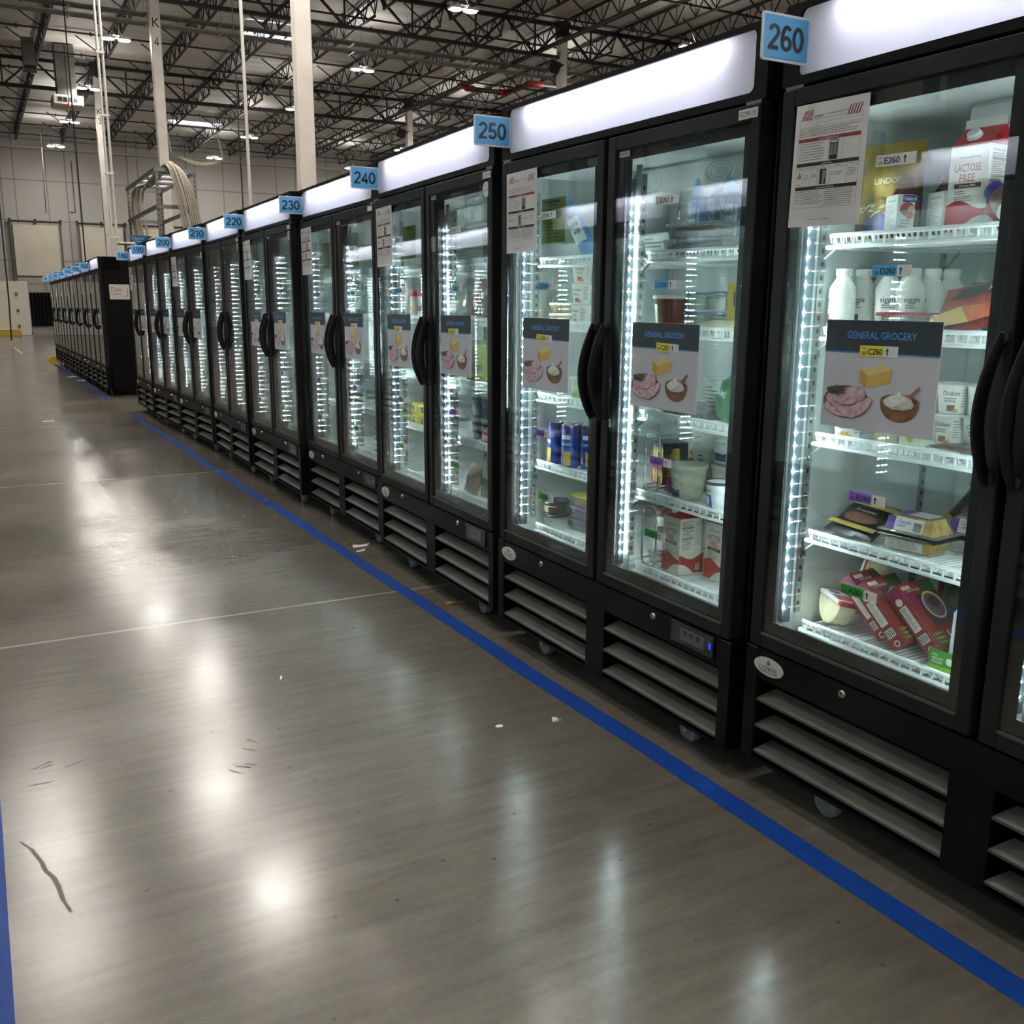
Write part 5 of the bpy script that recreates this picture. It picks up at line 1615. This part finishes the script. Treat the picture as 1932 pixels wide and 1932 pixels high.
r = put('juice_carton', 'tall white torn carton in the green tray by the 260 sign', 'carton', F, .472, .195, A_ + .004, 6)
m = MB(); m.prism([(0, 0), (.062, 0), (.062, .150), (.050, .172), (.020, .165), (.003, .14)], 0, .06, col('#dfe3e6', .45)); m.poly([(.034, .09), (.046, .085), (.058, .16), (.044, .168), (.036, .13)], col('#a88f78', .8), -.0006); m.rect(.054, .062, .13, .15, col('#6faa3a', .5), -.0008); m.obj('carton_body', r)
r = put('display_tray', 'green open cardboard tray reading NO ADDED SUGAR by the 260 sign', 'box', F, .448, .155, A_, 3)
m = MB(); m.box(0, .12, 0, .004, 0, .055, col('#3f8f2f', .5)); m.box(0, .004, 0, .14, 0, .055, col('#6b4a30', .6)); m.box(.0, .12, 0, .14, 0, .003, col('#6b4a30', .6)); m.box(.116, .12, 0, .14, 0, .055, col('#6b4a30', .6)); m.box(0, .12, .136, .14, 0, .055, col('#6b4a30', .6)); m.rect(0, .12, 0, .018, col('#7ac22f', .5), -.0006); m.obj('tray', r)
m = MB(); 
for q, t in enumerate(('NO', 'ADDED', 'SUGAR')): m.text(t, .010, .044 - q * .009, .0062, IVORY, -.0006, align='l')
m.ell(.055, .034, .009, .009, IVORY, -.0006); m.rect(.07, .088, .026, .042, IVORY, -.0006); m.obj('lettering', r)
GREENB = noise_mat('leaf_bag', '#2a3a2a', '#566b4a', 20, rough=.3)
pouch('salad_bag', 'clear bag of dark greens behind the red boxes by the 260 sign', 'bag', F, .33, .48, A_, .22, .14, .10, GREENB, 0, -10, 0, crumple=.012, seed=8)
pouch('produce_bag', 'crumpled red-lidded bag lying behind the provolone by the 260 sign', 'bag', F, .25, .52, A_, .16, .13, .07, noise_mat('red_bag', '#6a2a2c', '#94504f', 9, rough=.3), 0, -15, 0, crumple=.008, seed=9)

# =========================== fridge 250
F = 250
def blueb(label, n, s, y, z, deg, pre=None):
    r = put('whipped_cream_can', label, 'can', n, s, y, z, deg, 'light blue whipped cream cans', pre)
    m = MB(); m.lathe([(.030, 0), (.032, .004), (.032, .17), (.027, .185), (.016, .192)], col('#6ea6dc', .28), n=22); m.obj('can_body', r)
    m = MB(); band(m, .0322, .0322, .17, .055, .150, -.9, .9, col('#d3e2ee', .35)); btext(m, .0322, .0322, .17, 'Reddi', 0, .125, .017, NAVYB, w=.044); btext(m, .0322, .0322, .17, 'wip', .12, .098, .017, NAVYB, w=.030); m.obj('label', r)
    m = MB(); m.lathe([(.024, .186), (.023, .20), (.016, .235), (.009, .245)], col('#86b7e6', .3), n=16); m.obj('nozzle_cap', r)
blueb('leaning light blue whipped cream can, left door by the 250 sign', F, .318, .20, E_ + .012, 20, RY(-30))
for i, (s, y) in enumerate(((.765, .31), (.84, .33), (.915, .31))):
    blueb('light blue can on the top shelf, right door by the 250 sign, %s' % ('left one', 'middle one', 'right one')[i], F, s, y, E_, 20 * i)
box('carton', 'large white carton behind the blue can, left door by the 250 sign', 'carton', F, .20, .45, E_, .30, .12, .10, col('#d6d8d6', .5), 0, None, lambda m, w, d, h: lines(m, .02, w * .7, h * .8, 4, .014, .004, -.0005))
# wire baskets
def basket(label, n, s, y, z, w, h, d):
    m = MB()
    P = rrect(0, w, 0, h, .025, 4)
    m.tube([(a, 0, b) for a, b in P], .0035, CHROME, n=6, closed=True)
    k = int(w / .038)
    for i in range(1, k): m.tube([(w * i / k, 0, 0), (w * i / k, 0, h)], .0018, CHROME, n=5)
    for x in (0, w):
        m.tube([(x, 0, .02), (x, d, .02)], .003, CHROME, n=5); m.tube([(x, 0, h - .02), (x, d, h - .02)], .003, CHROME, n=5)
    putm(m, 'wire_basket', label, 'basket', n, s, y, z, 0, 'wire dividers on the shelves')
basket('chrome wire divider on the top shelf behind the meat trays by the 250 sign', F, .735, .255, E_, .30, .17, .2)
basket('chrome wire divider on the purple-label shelf, right door by the 250 sign', F, .718, .172, B_, .075, .20, .3)
basket('chrome wire divider on the green-label shelf, right door by the 250 sign', F, .718, .172, A_, .075, .20, .3)
MEAT = noise_mat('raw_meat', '#7d5852', '#a98a80', 25, rough=.35)
cleartub('clear meat tray on the top shelf by the 250 sign, upper one', F, .790, .165, E_ + .047, .23, .085, .04, CLEARTUB, MEAT, 0, 'meat_tray')
cleartub('clear meat tray on the top shelf by the 250 sign, lower one', F, .775, .165, E_, .28, .085, .04, CLEARTUB, MEAT, 0, 'meat_tray')
# D shelf left: yogurt cups and dips
for i, (z, lb) in enumerate(((0, 'bottom'), (.0745, 'middle'), (.149, 'top'))):
    ycup('white yogurt cup with strawberries, %s of the stack by the 250 sign' % lb, F, .275, .190, D_ + z, '#b02a35', 15 * i, 'stacked strawberry yogurt cups', i)
def dip(label, n, s, y, z, body, lid, r=.050, h=.034, art=None, group=None):
    return tub('dip_tub', label, 'tub', n, s, y, z, r * .86, r, h, body, lid, .006, 0, group, art)
WHT = col('#e6e8e4', .4)
dip('upper round dip tub of two left of the strawberry yogurts by the 250 sign', F, .150, .205, D_ + .040, noise_mat('hummus', '#a08d63', '#c9b78a', 30), WHT, .062, .036, None, 'round dip tubs')
dip('lower round dip tub of two left of the strawberry yogurts by the 250 sign', F, .150, .205, D_, noise_mat('hummus', '#a08d63', '#c9b78a', 30), WHT, .062, .036, None, 'round dip tubs')
tub('yogurt_cup', 'pale green cup right of the left poster by the 250 sign', 'cup', F, .300, .180, C_, .032, .040, .085, col('#cfdcc0', .4), WHT, .006, 0, None, lambda m, r0, r1, h: band(m, r0, r1, h, .01, .04, -1, 1, col('#8fae62', .5)))
# crescent roll cans
def can(label, n, s, y, z, deg):
    r = put('dough_can', label, 'can', n, s, y, z, deg, 'blue dough cans on the purple-label shelf')
    R0, h = .0315, .165
    m = MB(); m.lathe([(R0, .003), (R0, h - .003)], col('#1d3f94', .3), n=24, cap0=False, cap1=False); m.obj('can_body', r)
    m = MB()
    band(m, R0, R0, h, h - .042, h - .004, -PI, PI, col('#7c2430', .35)); btext(m, R0, R0, h, 'Crescents', 0, .095, .013, WHITE, w=.05); band(m, R0, R0, h, .112, .128, -.7, .7, col('#d5dbe8', .4)); band(m, R0, R0, h, .012, .066, -.2, .75, col('#cfa94a', .4)); band(m, R0, R0, h, .02, .045, -1.1, -.55, col('#d8d4cc', .4)); blines(m, R0, R0, h, -1.3, -.7, .105, 7, .008, .003, WHITE)
    m.obj('label', r)
    m = MB(); m.lathe([(R0 + .001, h - .004), (R0 + .001, h), (R0 - .003, h), (R0 - .004, h - .003), (0, h - .003)], CHROME, n=24); m.lathe([(R0 + .001, 0), (R0 + .001, .004)], CHROME, n=24); m.obj('metal_end', r)
for i, (s, y, lb) in enumerate(((.122, .185, 'leftmost'), (.175, .240, 'second from left'), (.225, .185, 'third from left'), (.278, .240, 'rightmost'))):
    can('blue dough can with dark red top, %s of four by the 250 sign' % lb, F, s, y, B_, 20 * i - 20)
dip('white dip tub under a dark one, bottom left by the 250 sign', F, .112, .200, A_, col('#d5d6d2', .4), CHAR, .052, .050, lambda m, r0, r1, h: blines(m, r0, r1, h, -.9, .9, h * .8, 6, .006, .002), 'stacked dip tubs')
dip('dark dip tub with yellow print stacked on a white one by the 250 sign', F, .112, .200, A_ + .055, col('#2a2c30', .35), CHAR, .052, .050, lambda m, r0, r1, h: (band(m, r0, r1, h, .008, .03, -.9, .3, col('#d9d29a', .5)), band(m, r0, r1, h, .03, .034, -1, 1, WHITE)), 'stacked dip tubs')
for i, (z, rim, lb) in enumerate(((0, '#6a6f8c', 'bottom'), (.05, '#6a6f8c', 'second'), (.10, '#d8c83a', 'top, yellow-lidded'))):
    cleartub('square food tub, bottom shelf by the 250 sign, %s' % lb, F, .190, .22, A_ + z, .14, .11, .04, col(rim, .35), noise_mat('rice_fill' if i == 2 else 'stew_fill', '#b98a4c' if i == 2 else '#4a4654', '#d8a25c' if i == 2 else '#6b6270', 40), 0, 'food_container', .85, 'stacked square food tubs')
# right door of 250
r = tub('food_tub', 'tall brown tub with a pale lid, right door by the 250 sign', 'tub', F, .778, .205, D_, .044, .054, .105, noise_mat('brown_soup', '#5a2c1c', '#6b3622', 5, rough=.25), col('#d6d2cd', .35), .010, -25, None, lambda m, r0, r1, h: (band(m, r0, r1, h, .006, .078, -.75, .35, col('#dfe3d2', .5)), blines(m, r0, r1, h, -.6, .25, .07, 9, .007, .0018)))
for i, (s, z, lb) in enumerate(((.835, 0, 'lower left'), (.930, 0, 'lower right'), (.835, .062, 'upper left'), (.930, .062, 'upper right'))):
    cleartub('clear snack tub with a purple lid by the 250 sign, %s' % lb, F, s, .215, D_ + z, .09, .10, .050, col('#5b58a8', .35), noise_mat('cookie_fill', '#cfc4ae', '#e3dccb', 30), 0, 'food_container', .8, 'purple-lidded tubs')
def yel(m, w, d, h):
    m.rect(w * .4, w * .62, h * .35, h * .8, col('#cbb41c', .5), -.0005); m.rect(w * .42, w * .5, h * .42, h * .78, INK, -.0008)
    m.T = TR(w, 0, 0) @ Matrix.Rotation(PI / 2, 4, 'Z'); m.text('Chips', d * .5, h * .55, .02, INK, -.0005, w=d * .7); m.ell(d * .5, h * .22, d * .3, h * .12, col('#d8d6d0', .5), -.0005); m.T = None
box('yellow_box', 'bright yellow carton on the blue-label shelf, right door by the 250 sign', 'box', F, 1.030, .215, D_ + .028, .075, .10, .115, col('#d8c01c', .45), 0, None, yel)
for i, lb in enumerate(('lower', 'upper')):
    pouch('tortilla_pack', 'flat cream tortilla pack by the 250 sign, %s one' % lb, 'pack', F, 1.020, .145, D_ + .012 * i, .19, .15, .022, noise_mat('tortilla', '#c9bb96', '#e3d9bd', 18, rough=.4), 0, -82, 4 * i, 'flat tortilla packs', crumple=.003, seed=i + 2)
def spin(m, w, h, t): m.text('YAMS', .0, h * .55, .018, col('#d5e6cf', .5), -t / 2 - .006, w=.08)
pouch('spinach_bag', 'plump bright green bag right of the right poster by the 250 sign', 'bag', F, 1.060, .215, C_, .16, .15, .11, noise_mat('green_bag', '#14642c', '#2f8f48', 9, rough=.3), -15, -18, 10, art=spin, crumple=.010, seed=3)
tub('yogurt_cup', 'tall white tub behind the green bag, right door by the 250 sign', 'tub', F, .905, .330, C_, .050, .058, .12, WHT, col('#dfe3e0', .3), .008, 0, None, lambda m, r0, r1, h: blines(m, r0, r1, h, -.5, .6, h * .8, 5, .012, .003))
for i, (s, w, lb) in enumerate(((.785, .095, 'left'), (.890, .155, 'right'))):
    cleartub('clear pack of cooked meat below the right poster by the 250 sign, %s one' % lb, F, s - .06, .185, C_, w, .13, .035, CLEARTUB, MEAT if i else noise_mat('pale_meat', '#8f8380', '#b5aaa4', 20), 0, 'meat_tray', .7, 'clear packs under the poster')
CHOW = noise_mat('chowder', '#c4c3ab', '#d6d5c2', 40, rough=.4)
def chow(m, r0, r1, h):
    band(m, r0, r1, h, h * .10, h * .80, -.8, .35, col('#dcdccf', .45)); band(m, r0, r1, h, h * .10, h * .32, -.8, .35, col('#2e4766', .45), .001); btext(m, r0, r1, h, 'CLAM CHOWDER', -.22, h * .60, .0062, TXT, w=.055, off=.0016); blines(m, r0, r1, h, -.7, .1, h * .50, 2, .005, .0012); blines(m, r0, r1, h, -.7, .0, h * .72, 1, .005, .0012)
    band(m, r0, r1, h, h * .30, h * .46, -.02, .22, col('#d0d5d5', .4), .0016)
for i, (s, y, z, dg, lb) in enumerate(((.893, .215, 0, 0, 'front'), (.965, .325, 0, 12, 'rear lower'), (.965, .325, .118, 12, 'rear upper'))):
    tub('soup_tub', 'white tub of clam chowder on the purple-label shelf by the 250 sign, %s' % lb, 'tub', F, s, y, B_ + z, .048, .060, .112, CHOW, col('#dcdcd6', .35), .009, dg, 'clam chowder tubs', chow)
tub('yogurt_cup', 'white and blue goat yogurt cup with black lid by the 250 sign', 'cup', F, 1.105, .165, B_, .030, .045, .095, col('#dfe6ea', .4), col('#1c1d20', .35), .006, -20, None,
    lambda m, r0, r1, h: (btext(m, r0, r1, h, 'MILK GOAT', -.1, .070, .010, INK, w=.052), band(m, r0, r1, h, .018, .058, -.5, .5, col('#1d4f94', .4)), band(m, r0, r1, h, .026, .050, -.15, .15, col('#dfe6ea', .4), .0012), band(m, r0, r1, h, .0, .012, -1.5, 1.5, col('#a8995a', .4), .0012)))
def gran(m, w, h, t):
    m.ell(-.018, h * .33, .026, .042, noise_mat('nuts', '#5a3d1c', '#b08a4c', 90), -t / 2 - .003); m.text('veggie', -.01, h * .80, .014, col('#7fa86a', .5), -t / 2 - .002, w=.06); lines(m, .012, .045, h * .60, 6, .014, .004, -t / 2 - .001)
    m.poly([(-.035, h * .60), (-.01, h * .56), (-.02, h * .70)], col('#c98a2c', .5), -t / 2 - .003)
pouch('snack_pouch', 'pale pouch with nuts print behind the chowder by the 250 sign', 'pouch', F, .790, .345, B_, .12, .20, .05, col('#cfd3c6', .4), 0, -4, 0, art=gran, crumple=.003)
def purp(m, w, h, t):
    m.rect(-w * .42, w * .40, h * .05, h * .36, col('#5a2350', .4), -t / 2 - .003); m.ell(-.008, h * .55, .022, .030, col('#b3a28c', .5), -t / 2 - .003)
pouch('snack_pouch', 'narrow purple and yellow pouch beside the front chowder tub by the 250 sign', 'pouch', F, .808, .222, B_, .05, .15, .03, col('#b89a2c', .35), 0, -5, -6, art=purp, crumple=.002)
REDP = noise_mat('red_pack', '#7c1c24', '#962a30', 6, rough=.3)
for i, z in enumerate((0, .075)):
    box('cookie_box', '%s packet behind the wire divider by the 250 sign' % ('lower red', 'upper dark blue')[i], 'box', F, .720, .198, B_ + .025 + z, .065, .10, .065, REDP if i == 0 else col('#252a3a', .4), -6, 'packets behind the wire divider', lambda m, w, d, h: [m.ell(w * .25 + .016 * q, h * .45, .006, .024, col('#b8a45c', .5), -.0006) for q in range(4)])
milk('front red and white milk carton on the bottom shelf, right door by the 250 sign', F, .812, .185, A_, -3)
milk('red and white milk carton cut off by the door frame by the 250 sign', F, .955, .245, A_, -2)
for i, (s, y, z, lb) in enumerate(((.752, .235, .055, 'upper front'), (.752, .305, .055, 'upper rear'), (.752, .235, 0, 'lower front'), (.752, .305, 0, 'lower rear'))):
    c = '#3a1a1c' if i < 2 else '#57506a'
    tub('jam_jar', 'small dark jar behind the bottom wire divider by the 250 sign, %s' % lb, 'jar', F, s, y, A_ + z * 1.5 + .04, .030, .032, .07, col(c, .15), col('#6a1c20', .3), .014, 0, 'dark jars behind the wire divider', lambda m, r0, r1, h: band(m, r0, r1, h, .012, .045, -.9, .9, col('#b9b2b0', .5)))
cleartub('clear tray of golden pastries under the jars by the 250 sign', F, .718, .200, A_, .075, .14, .036, CLEARTUB, noise_mat('pastry', '#8f6420', '#c79a4a', 25), 0, 'food_container', .9)

# =========================== fridge 240
F = 240
pouch('poultry_bag', 'clear white bag on the top shelf, left door by the 240 sign', 'bag', F, .27, .25, E_, .26, .13, .10, noise_mat('pale_bag', '#a9b1ae', '#d4dad6', 8, rough=.25), 0, -20, 0, crumple=.010, seed=5)
def red(m, r0, r1, h): (band(m, r0, r1, h, .02, .10, -1, 1, col('#e3dfd0', .5)), band(m, r0, r1, h, .04, .065, -.5, .2, col('#b5392f', .5)), band(m, r0, r1, h, .03, .06, .2, .6, col('#d8a53a', .5)))
for i, (s, lb) in enumerate(((.125, 'left one'), (.225, 'right one'))):
    tub('snack_canister', 'white canister with a red lid by the 240 sign, %s' % lb, 'canister', F, s, .19, D_, .044, .044, .14, col('#dedfda', .4), col('#b5222c', .4), .028, 20 * i, 'red-lidded canisters', red)
for i in range(2):
    box('tea_box', 'small yellow carton on the purple-label shelf by the 240 sign, %s of two' % ('lower', 'upper')[i], 'box', F, .080, .160, B_ + .056 * i, .16, .07, .054, col('#d3c44a', .45), 0, 'yellow cartons', lambda m, w, d, h: (m.ell(w * .15, h * .5, .010, .016, INK, -.0005), m.ell(w * .85, h * .5, .016, .018, INK, -.0005), lines(m, w * .4, w * .7, h * .7, 3, .010, .003, -.0005)))
def spots(m, w, h, t):
    R = random.Random(5)
    for i in range(9): m.ell(R.uniform(-.14, .14), h * R.uniform(.15, .8), .016, .016, col('#dcc9c4', .5), -t / 2 - .006); m.ell(R.uniform(-.14, .14), h * R.uniform(.15, .8), .008, .008, col('#9fae8f', .5), -t / 2 - .007)
pouch('red_bag', 'red bag with pale round print, right door by the 240 sign', 'bag', F, .880, .195, D_, .32, .17, .09, noise_mat('red_print', '#8f1f27', '#a8303a', 4, rough=.3), 0, -12, 8, art=spots, crumple=.005, seed=2)
box('pasta_pack', 'grey-green pack behind the red bag, right door by the 240 sign', 'pack', F, .74, .38, D_, .30, .10, .19, noise_mat('grey_pack', '#55605a', '#8d9890', 8, rough=.3), 0)
for i, s in enumerate((.80, .89)):
    bottle('juice_bottle', 'yellow-green drink bottle beside the poster by the 240 sign, %s one' % ('left', 'right')[i], 'bottle', F, s, .185, C_, .036, .19, .016, col('#b3b83a', .3), col('#6a9a3a', .4), 0, 'yellow-green bottles', lambda m, r0, r1, h: band(m, r0, r1, h, .05, .09, -1, 1, col('#5f9a55', .5)))
for i, (s, z) in enumerate(((.775, 0), (.880, 0), (.775, .112), (.880, .112))):
    tub('grey_tub', 'grey-blue yogurt tub by the 240 sign, %s' % ('lower left', 'lower right', 'upper left', 'upper right')[i], 'tub', F, s, .235, B_ + z, .042, .048, .105, col('#59636e', .35), col('#8d989e', .3), .012, 0, 'grey-blue tubs', lambda m, r0, r1, h: (band(m, r0, r1, h, .03, .08, -.8, .8, col('#3f4a58', .4)), blines(m, r0, r1, h, -.6, .6, .065, 4, .011, .003, col('#a8b2b8', .5))))
box('veggie_box', 'white and green carton on the purple-label shelf by the 240 sign', 'carton', F, .955, .18, B_, .17, .06, .055, col('#dfe6da', .45), 0, None, lambda m, w, d, h: (m.rect(.02, w, .008, .045, col('#3f8a4a', .5), -.0005), m.text('DOLO', w * .55, .028, .016, IVORY, -.0009)))
pouch('red_net_bag', 'bright red bag on the purple-label shelf by the 240 sign', 'bag', F, 1.02, .150, B_, .17, .09, .07, noise_mat('red_net', '#a82a22', '#cc463a', 20, rough=.4), 0, -30, 0, crumple=.006, seed=7)
pouch('dark_pouch', 'dark blue bag standing on the bottom shelf, right door by the 240 sign', 'bag', F, .80, .28, A_, .16, .16, .05, col('#20243a', .3), 0, -6, -8, crumple=.006, seed=3)
r = put('tray_pack', 'clear window pack with dark label, bottom shelf by the 240 sign', 'pack', F, .860, .185, A_, 0)
m = MB(); m.cbox(0, .20, 0, .10, 0, .15, CLEARTUB, .006); m.obj('clear_shell', r)
m = MB(); m.cbox(.01, .19, .01, .09, .006, .13, noise_mat('salad_mix', '#4a5a30', '#a8a06a', 30), .01); m.obj('contents', r)
m = MB(); m.rect(0, .20, .05, .085, col('#24252a', .4), -.001); m.rect(.02, .17, .09, .13, col('#c9cec8', .3), -.001); m.obj('label', r)
pouch('snack_bag', 'open-topped brown snack bag on the bottom shelf, right door by the 240 sign', 'bag', F, .785, .165, A_, .13, .14, .05, noise_mat('brown_bag', '#6b4f3c', '#a58a70', 14, rough=.3), 0, -14, 8, crumple=.006, seed=4)
# =========================== fridge 230
F = 230
DM = noise_mat('brown_pack', '#2c1e1a', '#4a3730', 16, rough=.25)
k = 0
for (z0, cnt, lb) in ((B_, 5, 'purple-label'), (A_, 5, 'green-label')):
    for i in range(cnt):
        pouch('meat_pack', 'dark brown vacuum pack, %s shelf by the 230 sign, layer %s from below' % (lb, ('one', 'two', 'three', 'four', 'five')[i]), 'pack', F, .860 + .01 * (i % 2), .20, z0 + .004 + .034 * i, .30, .14, .036, DM, 0, -88, 0, 'dark vacuum packs', crumple=.004, seed=i)
for i in range(2):
    tub('dessert_cup', 'white cup with a pink-red lid by the 230 sign, %s one' % ('lower', 'upper')[i], 'cup', F, 1.055, .175, B_ + .075 * i, .034, .040, .068, WHT, col('#b8323f', .4), .014, 0, 'red-lidded cups', lambda m, r0, r1, h: band(m, r0, r1, h, .02, .05, -.8, .8, col('#d7c3c6', .5)))
box('yellow_carton', 'small yellow carton below the left poster by the 230 sign', 'carton', F, .20, .15, C_, .10, .07, .09, col('#c9ae2c', .45))
box('brown_box', 'brown carton at the left of the shelf below the poster by the 230 sign', 'carton', F, .07, .18, C_, .12, .10, .08, col('#5a3528', .5))
box('cereal_box', 'pale carton on the top shelf, right door by the 230 sign', 'carton', F, .76, .22, E_, .26, .12, .16, noise_mat('olive_pack', '#7d7a3a', '#a8a25c', 6))
box('brown_box', 'brown carton on the blue-label shelf, right door by the 230 sign', 'carton', F, .78, .20, D_, .24, .12, .13, noise_mat('brown_carton', '#4a362a', '#6b5140', 6))
pouch('snack_bag', 'grey foil bag below the right poster by the 230 sign', 'bag', F, .90, .22, C_, .28, .15, .10, noise_mat('foil_bag', '#8d9290', '#c9cdca', 12, rough=.25), 0, -14, 0, crumple=.010, seed=6)
# =========================== fridge 220
F = 220
pouch('produce_bag', 'red and green produce bag on the purple-label shelf, right door by the 220 sign', 'bag', F, .83, .18, B_, .20, .14, .09, noise_mat('mixed_bag', '#4a6a2a', '#8f2f2a', 10, rough=.3), 0, -10, 0, crumple=.008, seed=2)
box('red_box', 'brown-red carton below the right poster by the 220 sign', 'carton', F, .75, .18, C_, .20, .10, .12, col('#5a2622', .45))
pouch('snack_bag', 'yellow snack bag on the bottom shelf, right door by the 220 sign', 'bag', F, .83, .18, A_, .20, .15, .08, noise_mat('yellow_bag', '#a8862c', '#cfc08a', 9, rough=.3), 0, -12, 0, crumple=.008, seed=3)
# ------------------------------------------------------------------ light, camera
w = bpy.data.worlds.new('hall_air'); SC.world = w; w.use_nodes = True
w.node_tree.nodes['Background'].inputs[0].default_value = (1, .96, .9, 1)
w.node_tree.nodes['Background'].inputs[1].default_value = .0
yaw, pitch, roll = .5028, .2082, .0038
fwd = Vector((math.sin(yaw) * math.cos(pitch), math.cos(yaw) * math.cos(pitch), -math.sin(pitch)))
right = Vector((math.cos(yaw), -math.sin(yaw), 0)); up = right.cross(fwd)
r2 = right * math.cos(roll) + up * math.sin(roll); u2 = up * math.cos(roll) - right * math.sin(roll)
cam = bpy.data.cameras.new('camera'); co = bpy.data.objects.new('camera', cam); COL.objects.link(co)
M = Matrix.Identity(4)
for i, v in enumerate((r2, u2, -fwd)):
    for j in range(3): M[j][i] = v[j]
M.translation = (0, 0, 1.3188)
co.matrix_world = M
cam.sensor_width = 36; cam.sensor_fit = 'HORIZONTAL'; cam.lens = 36 * 1834.9 / 1932
cam.shift_y = (968.5 - 966) / 1932
cam.clip_start = .02; cam.clip_end = 200
SC.camera = co
SC.view_settings.view_transform = 'Standard'
SC.view_settings.look = 'None'
SC.view_settings.gamma = 1
SC.view_settings.use_curve_mapping = False
SC.view_settings.exposure = 0
cy = SC.cycles
cy.max_bounces = 14; cy.diffuse_bounces = 4; cy.glossy_bounces = 8; cy.transmission_bounces = 6; cy.transparent_max_bounces = 40
cy.caustics_reflective = False; cy.caustics_refractive = False
cy.sample_clamp_indirect = 300
cy.use_light_tree = True
